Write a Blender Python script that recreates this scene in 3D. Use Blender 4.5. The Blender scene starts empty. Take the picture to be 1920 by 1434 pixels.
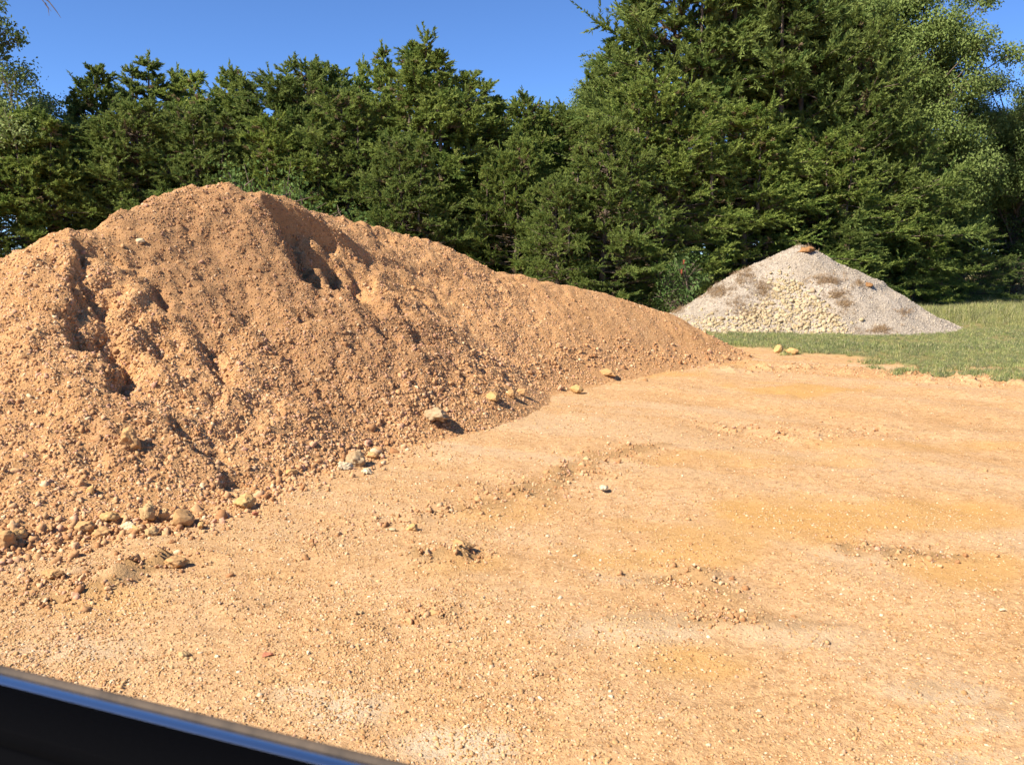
import bpy, math, random
import numpy as np
from mathutils import Vector

# ------------------------------------------------------------------ camera, world, sun, exposure
scene = bpy.context.scene
COL = scene.collection
CAM_Z = 1.70
PITCH = math.radians(8.1)
F = 1663.0                       # focal length in photo pixels (photo 1920 x 1434)
cam_d = bpy.data.cameras.new('camera')
cam = bpy.data.objects.new('camera', cam_d)
COL.objects.link(cam)
cam.location = (0, 0, CAM_Z)
cam.rotation_euler = (math.pi / 2 - PITCH, 0, 0)
cam_d.sensor_width = 36.0
cam_d.lens = 36.0 * F / 1920.0
cam_d.clip_start = 0.02
cam_d.clip_end = 3000
cam_d.dof.use_dof = True
cam_d.dof.focus_distance = 9.0
cam_d.dof.aperture_fstop = 14.0
scene.camera = cam

SUN_EL = math.radians(43)
SUN_AZ = math.radians(180 + 33)   # measured from +X, counter-clockwise: from the left, a little behind the camera
sun_dir = Vector((math.cos(SUN_EL) * math.cos(SUN_AZ), math.cos(SUN_EL) * math.sin(SUN_AZ), math.sin(SUN_EL)))
world = bpy.data.worlds.new('World')
scene.world = world
world.use_nodes = True
wn = world.node_tree
bg = wn.nodes['Background']
sky = wn.nodes.new('ShaderNodeTexSky')
sky.sky_type = 'NISHITA'
sky.sun_disc = False
sky.sun_elevation = SUN_EL
sky.sun_rotation = math.atan2(sun_dir.x, sun_dir.y)
sky.air_density = 0.55
sky.dust_density = 0.0
sky.ozone_density = 10.0
wn.links.new(sky.outputs[0], bg.inputs[0])
bg.inputs[1].default_value = 0.098
sl = bpy.data.lights.new('sun', 'SUN')
sl.energy = 4.8
sl.angle = math.radians(0.53)
sl.color = (1.0, 0.93, 0.82)
so = bpy.data.objects.new('sun', sl)
COL.objects.link(so)
so.rotation_euler = sun_dir.to_track_quat('Z', 'Y').to_euler()
scene.view_settings.view_transform = 'Standard'
scene.view_settings.look = 'None'
scene.view_settings.gamma = 1.0
scene.view_settings.exposure = 1.15
scene.view_settings.use_curve_mapping = False
try:
    scene.cycles.max_bounces = 6
    scene.cycles.diffuse_bounces = 3
    scene.cycles.transparent_max_bounces = 6
    scene.cycles.use_adaptive_sampling = True
    scene.cycles.adaptive_threshold = 0.02
except Exception:
    pass

# ------------------------------------------------------------------ helpers
RS = np.random.default_rng(11)
CP, SP = math.cos(PITCH), math.sin(PITCH)


def ray(px, py):
    u = (px - 960.0) / F
    v = (717.0 - py) / F
    return np.array([u, CP + SP * v, -SP + CP * v])


def at_depth(px, py, y):
    d = ray(px, py)
    return np.array([0, 0, CAM_Z]) + d * (y / d[1])


def on_ground(px, py, z=0.0):
    d = ray(px, py)
    return np.array([0, 0, CAM_Z]) + d * ((z - CAM_Z) / d[2])


def smooth(a, b, x):
    t = np.clip((x - a) / (b - a), 0, 1)
    return t * t * (3 - 2 * t)


_tabs = {}


def vnoise(x, y, seed=0):
    if seed not in _tabs:
        _tabs[seed] = np.random.default_rng(1000 + seed).random((256, 256))
    T = _tabs[seed]
    x = np.asarray(x, float); y = np.asarray(y, float)
    xi = np.floor(x).astype(int); yi = np.floor(y).astype(int)
    fx = x - xi; fy = y - yi
    fx = fx * fx * (3 - 2 * fx); fy = fy * fy * (3 - 2 * fy)
    a = T[xi & 255, yi & 255]; b = T[(xi + 1) & 255, yi & 255]
    c = T[xi & 255, (yi + 1) & 255]; d = T[(xi + 1) & 255, (yi + 1) & 255]
    return (a * (1 - fx) + b * fx) * (1 - fy) + (c * (1 - fx) + d * fx) * fy - 0.5


def fbm(x, y, seed=0, octv=4):
    s = 0; a = 1.0
    for o in range(octv):
        s = s + a * vnoise(x * 2 ** o + 17.3 * o, y * 2 ** o + 5.7 * o, seed + o)
        a *= 0.5
    return s


def tag(o, label=None, cat=None, group=None, kind=None):
    if label: o['label'] = label
    if cat: o['category'] = cat
    if group: o['group'] = group
    if kind: o['kind'] = kind
    return o


def empty(name, loc, rz=0.0):
    o = bpy.data.objects.new(name, None)
    COL.objects.link(o)
    o.location = loc
    o.rotation_euler = (0, 0, rz)
    return o


def make_mesh(name, verts, faces, mat=None, smooth_shade=False, attrs=None):
    """verts (n,3); faces (m,k) of one polygon size k, or a list of such arrays."""
    if not isinstance(faces, list):
        faces = [faces]
    faces = [np.asarray(f, np.int32) for f in faces if len(f)]
    me = bpy.data.meshes.new(name)
    verts = np.asarray(verts, np.float32)
    me.vertices.add(len(verts))
    me.vertices.foreach_set('co', verts.ravel())
    tot = sum(f.size for f in faces)
    npoly = sum(len(f) for f in faces)
    if npoly:
        me.loops.add(tot)
        me.polygons.add(npoly)
        me.loops.foreach_set('vertex_index', np.concatenate([f.ravel() for f in faces]))
        sizes = np.concatenate([np.full(len(f), f.shape[1], np.int32) for f in faces])
        starts = np.concatenate([[0], np.cumsum(sizes)[:-1]]).astype(np.int32)
        me.polygons.foreach_set('loop_start', starts)
        if smooth_shade:
            me.polygons.foreach_set('use_smooth', np.ones(npoly, bool))
    for k, val in (attrs or {}).items():
        a = me.attributes.new(k, 'FLOAT', 'POINT')
        a.data.foreach_set('value', np.asarray(val, np.float32))
    if mat:
        me.materials.append(mat)
    me.update(calc_edges=True)
    me.validate()
    return me


def add(name, me, parent=None, loc=(0, 0, 0), rot=(0, 0, 0), scl=(1, 1, 1)):
    o = bpy.data.objects.new(name, me)
    COL.objects.link(o)
    o.parent = parent
    o.location = loc
    o.rotation_euler = rot
    o.scale = scl
    return o


def tube(pts, radii, n=6):
    pts = np.asarray(pts, float)
    m = len(pts)
    tang = np.gradient(pts, axis=0)
    tang /= np.linalg.norm(tang, axis=1, keepdims=True) + 1e-9
    ref = np.array([0.13, 0.97, 0.21])
    s = np.cross(tang, ref); s /= np.linalg.norm(s, axis=1, keepdims=True) + 1e-9
    t = np.cross(tang, s)
    an = np.arange(n) * 2 * math.pi / n
    V = pts[:, None, :] + np.asarray(radii)[:, None, None] * (
        s[:, None, :] * np.cos(an)[None, :, None] + t[:, None, :] * np.sin(an)[None, :, None])
    V = V.reshape(-1, 3)
    i = np.arange(m - 1)[:, None] * n; j = np.arange(n)[None, :]; j2 = (j + 1) % n
    Fc = np.stack([i + j, i + j2, i + n + j2, i + n + j], -1).reshape(-1, 4)
    return V, Fc


def merge(parts):
    V = []; Fc = []; o = 0
    for v, f in parts:
        V.append(v); Fc.append(f + o); o += len(v)
    return np.concatenate(V), np.concatenate(Fc)


# ------------------------------------------------------------------ materials
ALB = 0.72          # brings the earth colours to their real reflectance


def alb(c):
    return tuple(v * ALB for v in c)


def mat_new(name):
    m = bpy.data.materials.new(name)
    m.use_nodes = True
    nt = m.node_tree
    return m, nt, nt.nodes['Principled BSDF'], nt.nodes['Material Output']


def N(nt, t, **kw):
    n = nt.nodes.new(t)
    for k, v in kw.items():
        setattr(n, k, v)
    return n


def ramp(nt, fac, stops):
    r = N(nt, 'ShaderNodeValToRGB')
    e = r.color_ramp.elements
    while len(e) < len(stops):
        e.new(0.5)
    for el, (p, c) in zip(e, stops):
        el.position = p
        el.color = (*c, 1)
    nt.links.new(fac, r.inputs[0])
    return r.outputs[0]


def mixc(nt, fac, a, b, mode='MIX'):
    m = N(nt, 'ShaderNodeMix', data_type='RGBA', blend_type=mode)
    for sock, v in ((m.inputs[0], fac), (m.inputs[6], a), (m.inputs[7], b)):
        if isinstance(v, (int, float)):
            sock.default_value = v
        elif isinstance(v, tuple):
            sock.default_value = (*v, 1)
        else:
            nt.links.new(v, sock)
    return m.outputs[2]


def noise(nt, scale, detail=4, rough=0.6, vec=None):
    n = N(nt, 'ShaderNodeTexNoise')
    n.inputs['Scale'].default_value = scale
    n.inputs['Detail'].default_value = detail
    n.inputs['Roughness'].default_value = rough
    if vec is not None:
        nt.links.new(vec, n.inputs['Vector'])
    return n.outputs[0]


def bump(nt, h, strength, dist, normal=None):
    b = N(nt, 'ShaderNodeBump')
    b.inputs['Strength'].default_value = strength
    b.inputs['Distance'].default_value = dist
    nt.links.new(h, b.inputs['Height'])
    if normal is not None:
        nt.links.new(normal, b.inputs['Normal'])
    return b.outputs[0]


def attr(nt, name, typ='GEOMETRY'):
    a = N(nt, 'ShaderNodeAttribute', attribute_type=typ, attribute_name=name)
    return a.outputs['Fac']


def objco(nt):
    return N(nt, 'ShaderNodeTexCoord').outputs['Object']


def dirt_material(name, lo, mid, hi, tone_a=None, tone_b=None, damp=None):
    """earthy fines: three colours mixed by noise, plus speckle, plus optional 'tone' stains"""
    m, nt, b, out = mat_new(name)
    co = objco(nt)
    n1 = noise(nt, 0.9, 5, 0.65, co)
    n2 = noise(nt, 14, 4, 0.7, co)
    v = N(nt, 'ShaderNodeTexVoronoi'); v.inputs['Scale'].default_value = 62; v.inputs['Randomness'].default_value = 1.0
    nt.links.new(co, v.inputs['Vector'])
    base = ramp(nt, n1, [(0.32, alb(lo)), (0.5, alb(mid)), (0.68, alb(hi))])
    sp = ramp(nt, n2, [(0.3, (0.72, 0.68, 0.62)), (0.5, (1, 1, 1)), (0.72, (1.12, 1.12, 1.13))])
    c = mixc(nt, 1.0, base, sp, 'MULTIPLY')
    cellc = ramp(nt, v.outputs['Color'], [(0.15, (0.78, 0.72, 0.68)), (0.5, (1, 1, 1)), (0.9, (1.14, 1.15, 1.18))])
    c = mixc(nt, 0.8, c, cellc, 'MULTIPLY')
    if tone_a:
        c = mixc(nt, attr(nt, 'grey'), c, alb(tone_a))
        c = mixc(nt, attr(nt, 'orange'), c, alb(tone_b))
        c = mixc(nt, attr(nt, 'damp'), c, alb((0.40, 0.235, 0.095)))  # lot turns darker brown along ridges and in spots
    if damp:
        c = mixc(nt, attr(nt, 'damp'), c, alb(damp))  # heap turns darker brown where its mask is set
    nt.links.new(c, b.inputs['Base Color'])
    b.inputs['Roughness'].default_value = 0.95
    b.inputs['Specular IOR Level'].default_value = 0.15
    h1 = bump(nt, n2, 0.5, 0.02)
    n3 = noise(nt, 70, 3, 0.75, co)
    nt.links.new(bump(nt, n3, 0.8, 0.012, h1), b.inputs['Normal'])
    return m, nt, b, c


# orange-tan gravel pile fines
M_pile, *_ = dirt_material('pile_earth', (0.58, 0.315, 0.125), (0.64, 0.355, 0.15), (0.69, 0.40, 0.18), damp=(0.46, 0.25, 0.11))


def pebble_material(name, stops, rough=0.85):
    m, nt, b, out = mat_new(name)
    rnd = N(nt, 'ShaderNodeObjectInfo').outputs['Random']
    c = ramp(nt, rnd, [(p, alb(q)) for p, q in stops])
    co = objco(nt)
    n2 = noise(nt, 3.0, 3, 0.6, co)
    sp = ramp(nt, n2, [(0.35, (0.8, 0.78, 0.74)), (0.65, (1.1, 1.1, 1.1))])
    c = mixc(nt, 0.9, c, sp, 'MULTIPLY')
    c = mixc(nt, attr(nt, 'damp', 'INSTANCER'), c, mixc(nt, 1.0, c, (0.74, 0.71, 0.70), 'MULTIPLY'))  # pebbles darken together with the heap surface under them
    nt.links.new(c, b.inputs['Base Color'])
    b.inputs['Roughness'].default_value = rough
    b.inputs['Specular IOR Level'].default_value = 0.2
    return m


M_pile_peb = pebble_material('pile_gravel', [
    (0.0, (0.43, 0.205, 0.085)), (0.25, (0.57, 0.305, 0.135)), (0.55, (0.66, 0.37, 0.17)),
    (0.75, (0.74, 0.45, 0.225)), (0.84, (0.68, 0.37, 0.235)), (0.95, (0.74, 0.47, 0.25)), (1.0, (0.88, 0.66, 0.40))])
M_gr_peb = pebble_material('lot_gravel', [
    (0.0, (0.40, 0.195, 0.08)), (0.2, (0.54, 0.305, 0.125)), (0.5, (0.64, 0.39, 0.175)),
    (0.7, (0.71, 0.47, 0.235)), (0.84, (0.64, 0.365, 0.215)), (0.94, (0.75, 0.55, 0.33)), (1.0, (0.84, 0.69, 0.48))])
M_cream = pebble_material('limestone', [
    (0.0, (0.46, 0.345, 0.19)), (0.4, (0.57, 0.445, 0.255)), (0.75, (0.64, 0.52, 0.325)), (1.0, (0.55, 0.40, 0.25))])
M_greypeb = pebble_material('grey_gravel', [
    (0.0, (0.33, 0.27, 0.205)), (0.4, (0.465, 0.39, 0.31)), (0.8, (0.57, 0.485, 0.39)), (1.0, (0.66, 0.55, 0.40))])


def rock_material(name, col, col2, scale=14):
    col, col2 = alb(col), alb(col2)
    m, nt, b, out = mat_new(name)
    co = objco(nt)
    n = noise(nt, scale, 6, 0.7, co)
    c = ramp(nt, n, [(0.3, col2), (0.55, col), (0.8, tuple(min(1, x * 1.18) for x in col))])
    nt.links.new(c, b.inputs['Base Color'])
    b.inputs['Roughness'].default_value = 0.95
    b.inputs['Specular IOR Level'].default_value = 0.15
    nt.links.new(bump(nt, noise(nt, scale * 4, 4, 0.7, co), 0.5, 0.008), b.inputs['Normal'])
    return m


M_clod = rock_material('clay_clod', (0.62, 0.36, 0.155), (0.52, 0.285, 0.11))
M_clod_pale = rock_material('pale_clod', (0.62, 0.405, 0.19), (0.52, 0.31, 0.13))
M_greyrock = rock_material('grey_rock', (0.52, 0.37, 0.21), (0.36, 0.22, 0.10))
M_whiterock = rock_material('white_rock', (0.82, 0.66, 0.42), (0.66, 0.46, 0.24))
M_redrock = rock_material('red_rock', (0.50, 0.20, 0.11), (0.40, 0.15, 0.08))
M_yellowrock = rock_material('yellow_rock', (0.66, 0.405, 0.165), (0.56, 0.32, 0.11))
M_rust = rock_material('rust_clay', (0.42, 0.22, 0.09), (0.28, 0.13, 0.05))

# ground: dirt lot inside the mask, soil under grass outside
M_ground, gnt, gb, gcol = dirt_material('lot_earth', (0.60, 0.35, 0.15), (0.655, 0.395, 0.185), (0.69, 0.44, 0.23),
                                        (0.66, 0.51, 0.335), (0.63, 0.345, 0.10))
soil = ramp(gnt, noise(gnt, 3, 4, 0.6, objco(gnt)), [(0.3, (0.16, 0.14, 0.05)), (0.7, (0.24, 0.19, 0.08))])
gfin = mixc(gnt, attr(gnt, 'field'), gcol, soil)
gnt.links.new(gfin, gb.inputs['Base Color'])


def grey_pile_material():
    m, nt, b, out = mat_new('grey_pile_gravel')
    co = objco(nt)
    n1 = noise(nt, 1.3, 4, 0.6, co)
    v = N(nt, 'ShaderNodeTexVoronoi'); v.inputs['Scale'].default_value = 34
    nt.links.new(co, v.inputs['Vector'])
    base = ramp(nt, n1, [(0.3, alb((0.37, 0.295, 0.21))), (0.5, alb((0.475, 0.395, 0.305))), (0.72, alb((0.54, 0.455, 0.36)))])
    sp = ramp(nt, v.outputs['Color'], [(0.1, (0.72, 0.7, 0.68)), (0.5, (1, 1, 1)), (0.9, (1.2, 1.18, 1.14))])
    c = mixc(nt, 1.0, base, sp, 'MULTIPLY')
    nt.links.new(c, b.inputs['Base Color'])
    b.inputs['Roughness'].default_value = 0.95
    b.inputs['Specular IOR Level'].default_value = 0.15
    nt.links.new(bump(nt, v.outputs['Distance'], 0.7, 0.03), b.inputs['Normal'])
    return m


M_grey = grey_pile_material()


def leaf_material(name, stops, transl=0.25, vary=0.25):
    m, nt, b, out = mat_new(name)
    t = attr(nt, 'tint')
    c = ramp(nt, t, stops)
    rnd = N(nt, 'ShaderNodeObjectInfo').outputs['Random']
    var = ramp(nt, rnd, [(0.0, (1 - vary, 1 - vary, 1 - vary * 0.5)), (1.0, (1 + vary, 1 + vary * 0.8, 1 + vary * 0.3))])
    c = mixc(nt, 1.0, c, var, 'MULTIPLY')
    nt.links.new(c, b.inputs['Base Color'])
    b.inputs['Roughness'].default_value = 0.7
    b.inputs['Specular IOR Level'].default_value = 0.1
    tr = N(nt, 'ShaderNodeBsdfTranslucent')
    nt.links.new(c, tr.inputs['Color'])
    mx = N(nt, 'ShaderNodeMixShader')
    mx.inputs[0].default_value = transl
    nt.links.new(b.outputs[0], mx.inputs[1])
    nt.links.new(tr.outputs[0], mx.inputs[2])
    nt.links.new(mx.outputs[0], out.inputs[0])
    return m


M_cedar = leaf_material('cedar_foliage', [(0.0, (0.10, 0.165, 0.036)), (0.45, (0.205, 0.255, 0.06)),
                                          (0.85, (0.265, 0.325, 0.08)), (0.93, (0.23, 0.17, 0.09)), (1.0, (0.29, 0.21, 0.125))], 0.42, 0.18)
M_oak = leaf_material('oak_leaves', [(0.0, (0.085, 0.13, 0.035)), (0.5, (0.145, 0.195, 0.055)), (1.0, (0.215, 0.265, 0.095))], 0.34)
M_pale = leaf_material('pale_leaves', [(0.0, (0.11, 0.16, 0.045)), (0.5, (0.19, 0.25, 0.08)), (1.0, (0.30, 0.35, 0.14))], 0.35)
M_bush = leaf_material('bush_leaves', [(0.0, (0.06, 0.115, 0.03)), (0.5, (0.105, 0.17, 0.042)), (1.0, (0.17, 0.24, 0.07))], 0.32)
M_sumac = leaf_material('sumac_seed', [(0.0, (0.16, 0.045, 0.025)), (1.0, (0.24, 0.07, 0.035))], 0.1)
M_grass = leaf_material('grass_blades', [(0.0, (0.18, 0.225, 0.07)), (0.45, (0.275, 0.295, 0.105)), (0.75, (0.39, 0.37, 0.165)), (1.0, (0.54, 0.47, 0.26))], 0.35, 0.3)
M_lowgrass = leaf_material('low_grass_blades', [(0.0, (0.16, 0.215, 0.075)), (0.5, (0.25, 0.29, 0.105)), (0.8, (0.36, 0.36, 0.16)), (1.0, (0.50, 0.44, 0.24))], 0.35, 0.35)
M_dry = leaf_material('dry_grass_blades', [(0.0, (0.22, 0.14, 0.07)), (0.6, (0.34, 0.23, 0.125)), (1.0, (0.48, 0.36, 0.22))], 0.25, 0.2)
M_bark = rock_material('bark', (0.20, 0.15, 0.11), (0.11, 0.08, 0.06), 6)
M_palebark = rock_material('pale_bark', (0.42, 0.35, 0.27), (0.25, 0.19, 0.14), 6)


def plain(name, col, rough=0.5, metal=0.0, spec=0.5):
    m, nt, b, out = mat_new(name)
    b.inputs['Base Color'].default_value = (*col, 1)
    b.inputs['Roughness'].default_value = rough
    b.inputs['Metallic'].default_value = metal
    b.inputs['Specular IOR Level'].default_value = spec
    return m, nt, b


# ------------------------------------------------------------------ terrain functions
def poly_dist(x, y, P):
    """distance to polyline, signed side (+ right of travel), arclength fraction"""
    best = np.full(x.shape, 1e9); side = np.zeros(x.shape); frac = np.zeros(x.shape)
    n = len(P) - 1
    for i in range(n):
        a = P[i]; b = P[i + 1]
        dx, dy = b[0] - a[0], b[1] - a[1]
        L2 = dx * dx + dy * dy + 1e-9
        t = np.clip(((x - a[0]) * dx + (y - a[1]) * dy) / L2, 0, 1)
        qx = x - a[0] - t * dx; qy = y - a[1] - t * dy
        d = np.hypot(qx, qy)
        s = -np.sign(dy * (x - a[0]) - dx * (y - a[1]))   # + : left of travel, i.e. image right when walking towards the camera
        k = d < best
        best = np.where(k, d, best); side = np.where(k, s, side); frac = np.where(k, (i + t) / n, frac)
    return best, side, frac


def box_blur(A, r):
    for ax in (0, 1):
        c = np.cumsum(np.pad(A, [(r + 1, r) if k == ax else (0, 0) for k in (0, 1)], mode='edge'), axis=ax)
        n = A.shape[ax]
        hi = np.take(c, np.arange(n) + 2 * r + 1, axis=ax); lo = np.take(c, np.arange(n), axis=ax)
        A = (hi - lo) / (2 * r + 1)
    return A


class Field:
    def __init__(s, x0, x1, y0, y1, step):
        s.x = np.arange(x0, x1 + step / 2, step); s.y = np.arange(y0, y1 + step / 2, step); s.step = step
        s.X, s.Y = np.meshgrid(s.x, s.y, indexing='ij')
        s.Z = np.zeros_like(s.X)

    def at(s, x, y):
        fx = np.clip((np.asarray(x) - s.x[0]) / s.step, 0, len(s.x) - 1.001)
        fy = np.clip((np.asarray(y) - s.y[0]) / s.step, 0, len(s.y) - 1.001)
        i = fx.astype(int); j = fy.astype(int); u = fx - i; v = fy - j
        Z = s.Z
        return (Z[i, j] * (1 - u) + Z[i + 1, j] * u) * (1 - v) + (Z[i, j + 1] * (1 - u) + Z[i + 1, j + 1] * u) * v

    def hit(s, px, py):
        d = ray(px, py)
        y = np.arange(s.y[0], s.y[-1], 0.01)
        x = d[0] / d[1] * y; z = CAM_Z + d[2] / d[1] * y
        h = s.at(x, y)
        ok = (z <= np.maximum(h, 0)) & (x > s.x[0]) & (x < s.x[-1])
        if ok.any():
            k = np.argmax(ok)
            return np.array([x[k], y[k], max(h[k], 0)])
        if py < 620:
            return s.hit(px, py + 4)
        return on_ground(px, py)


# ---- the orange gravel pile
PILE = Field(-9.5, 6.0, 3.6, 19.0, 0.03)
X, Y = PILE.X, PILE.Y
foot_px = [(-420, 1130), (-150, 1075), (0, 1040), (130, 1012), (330, 985), (480, 935), (560, 895), (680, 858), (760, 822), (850, 792),
           (930, 750), (980, 738), (1090, 712), (1200, 696), (1300, 686), (1400, 668)]
foot = [on_ground(*p)[:2] for p in foot_px]
spine_px = [(-420, 640, 7.2), (-150, 560, 7.5), (0, 485, 7.9), (110, 430, 8.4), (190, 424, 8.9), (300, 375, 9.7), (370, 341, 10.2), (430, 334, 10.4), (490, 340, 10.6),
            (540, 368, 11.1), (572, 394, 11.5), (600, 397, 11.9), (650, 405, 12.2), (700, 424, 12.5), (760, 438, 12.7), (810, 456, 12.9),
            (900, 489, 13.2), (1000, 518, 13.6), (1060, 532, 13.9), (1130, 550, 14.3), (1200, 572, 14.6), (1260, 591, 14.8),
            (1320, 622, 14.9), (1385, 655, 15.0)]
spine = [at_depth(*p) + np.array([0, 0, 0.05]) for p in spine_px]
fd = []
for p in spine:
    d, _, _ = poly_dist(np.array([p[0]]), np.array([p[1]]), foot)
    fd.append(d[0])
H = np.full(X.shape, -2.0)
for i in range(len(spine) - 1):
    for t in np.linspace(0, 1, 6, endpoint=False):
        p = spine[i] * (1 - t) + spine[i + 1] * t
        R = max(fd[i] * (1 - t) + fd[i + 1] * t, 0.35)
        sl_ = min(p[2] / R, 0.78)
        dx = X - p[0]; dy = Y - p[1]
        d = np.hypot(dx, dy)
        H = np.maximum(H, p[2] - sl_ * d)


def dump(px, py, D, s=None, sx=1.0):
    """one lorry load tipped against the heap, its top at the given spot"""
    global H
    p = at_depth(px, py, D)
    if s is None:
        d, _, _ = poly_dist(np.array([p[0]]), np.array([p[1]]), foot)
        s = float(np.clip(p[2] / d[0], 0.55, 0.85))
    d = np.hypot((X - p[0]) / sx, Y - p[1])
    H = np.maximum(H, p[2] - s * d)


dump(570, 497, 9.7)
dump(640, 530, 10.0)
dump(480, 485, 9.3)
dump(330, 470, 8.9)
dump(60, 470, 7.9)
H = box_blur(box_blur(H, 2), 2)
# flare at the foot
k = 6.0
H = np.where(H > 1.2, H, np.log1p(np.exp(np.clip(H, -3, 1.2) * k)) / k - 0.085 * np.exp(-np.clip(H, 0, 3) * 3))
PILE.Z = H.copy()
BASE_H = H.copy()


def scarp(path, depth, width, ramp_w=0.05, taper=0.0, rough=1.0):
    """the ground right of the path drops by depth and climbs back over width"""
    P = [PILE_B.hit(*p)[:2] for p in path]
    d, s, f = poly_dist(X, Y, P)
    wob = vnoise(X * 4, Y * 4, 31) * 0.20 + vnoise(X * 12, Y * 12, 32) * 0.12 + vnoise(X * 22, Y * 22, 36) * 0.06
    rag = 0.55 + 0.9 * smooth(-0.3, 0.3, fbm(X * 5, Y * 5, 33, 3))
    wob = wob * rough; rag = 1 + (rag - 1) * rough
    sd = d * s + wob
    prof = smooth(-0.02, ramp_w, sd) * np.exp(-np.maximum(sd, 0) / width)
    endfade = smooth(0.0, 0.12, f) * smooth(0.0, 0.12, 1 - f)
    PILE.Z -= depth * rag * prof * endfade * (1 - taper * f) * (d < 4 * width + 0.2)


PILE_B = Field(-9.5, 6.0, 3.6, 19.0, 0.03)
PILE_B.Z = BASE_H
for bp, depth, rad in (((575, 430), 0.18, 0.70), ((640, 490), 0.12, 0.5)):
    q = PILE_B.hit(*bp)
    rr = np.hypot(X - q[0], Y - q[1]) / rad + fbm(X * 3, Y * 3, 35, 3) * 0.35
    PILE.Z -= depth * np.exp(-np.maximum(rr, 0) ** 2)
scarp([(140, 440), (160, 480), (158, 540), (132, 590), (122, 640)], 0.22, 0.34, 0.07)
scarp([(232, 478), (262, 510), (270, 560), (266, 612)], 0.10, 0.28, 0.10)
scarp([(165, 575), (190, 620), (212, 660), (205, 690), (190, 720)], 0.18, 0.30, 0.07)
scarp([(205, 560), (240, 590), (268, 612), (258, 640)], 0.11, 0.26, 0.10)
scarp([(360, 610), (375, 650), (390, 700), (365, 740)], 0.10, 0.3, 0.10)
scarp([(320, 770), (345, 820), (385, 860), (395, 920)], 0.12, 0.3, 0.12)
scarp([(474, 330), (490, 360), (515, 420), (540, 480), (552, 510)], 0.85, 0.85, 0.36, 0.55, 0.5)
scarp([(560, 385), (605, 450), (645, 505), (682, 560), (700, 580)], 0.50, 0.5, 0.26, 0.4, 0.5)
scarp([(655, 540), (690, 572), (712, 600), (720, 630)], 0.16, 0.3, 0.08)
scarp([(545, 575), (553, 590), (560, 606)], 0.10, 0.16)
scarp([(760, 630), (820, 670), (880, 720)], 0.10, 0.35, 0.15)
scarp([(640, 400), (680, 430), (720, 470)], 0.12, 0.3, 0.1)
inside = smooth(0.0, 0.35, PILE.Z)
low = fbm(X * 1.1, Y * 1.1, 40, 3)
rug = 1.0 - 0.55 * smooth(-0.5, 1.5, X + 0.0 * Y)          # the tail of the ridge is smoother
PILE.Z += inside * rug * (low * 0.09 + fbm(X * 4.2, Y * 4.2, 44, 3) * 0.06 + np.abs(fbm(X * 8, Y * 8, 48, 3)) * 0.042 + fbm(X * 16, Y * 16, 52, 2) * 0.030)

# ---- the ground: fine where the camera stands near, coarse to the horizon
def axis(lo, a, b, hi, fine):
    mid = np.arange(a, b + fine / 2, fine)
    left = a - np.cumsum(fine * 1.25 ** np.arange(1, 60)); left = left[left > lo][::-1]
    right = b + np.cumsum(fine * 1.25 ** np.arange(1, 60)); right = right[right < hi]
    return np.concatenate([[lo], left, mid, right, [hi]])


def lot_edge(x):
    """y of the border between the dirt lot and the grass"""
    base = np.interp(x, [-60, -2, 3.6, 4.3, 5.0, 5.7, 6.2, 6.9, 7.7, 11, 20, 60], [24, 22, 16.9, 16.3, 15.5, 14.8, 14.0, 13.6, 13.2, 12.4, 12, 11])
    return base


def field_mask(x, y):
    e = lot_edge(x) + fbm(x * 1.1, y * 1.1, 60, 4) * 0.9
    return smooth(-0.15, 0.25, y - e)


ridges = []   # (path in ground xy, height, width)


def ridge_px(path, h, w):
    ridges.append(([on_ground(*p)[:2] for p in path], h, w))


ridge_px([(60, 1085), (160, 1078), (260, 1070), (350, 1050)], 0.075, 0.10)
ridge_px([(20, 1110), (120, 1112), (200, 1095)], 0.05, 0.10)
ridge_px([(780, 1048), (850, 1040), (885, 1042)], 0.06, 0.07)
ridge_px([(760, 1165), (810, 1160), (850, 1150)], 0.05, 0.07)
ridge_px([(1250, 1085), (1310, 1080), (1350, 1110)], 0.035, 0.12)
ridge_px([(1290, 1165), (1360, 1160), (1420, 1165)], 0.04, 0.07)
ridge_px([(930, 940), (1020, 900), (1110, 860), (1230, 835)], 0.035, 0.16)
ridge_px([(560, 1010), (700, 985), (860, 950)], 0.025, 0.14)
ridge_px([(1600, 1030), (1680, 1035), (1760, 1045)], 0.035, 0.14)
ridge_px([(1330, 800), (1480, 815), (1640, 800)], 0.03, 0.25)
ridge_px([(1400, 690), (1560, 690), (1760, 712), (1920, 720)], 0.06, 0.35)
ridge_px([(440, 1130), (500, 1110), (540, 1080)], 0.02, 0.1)


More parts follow.
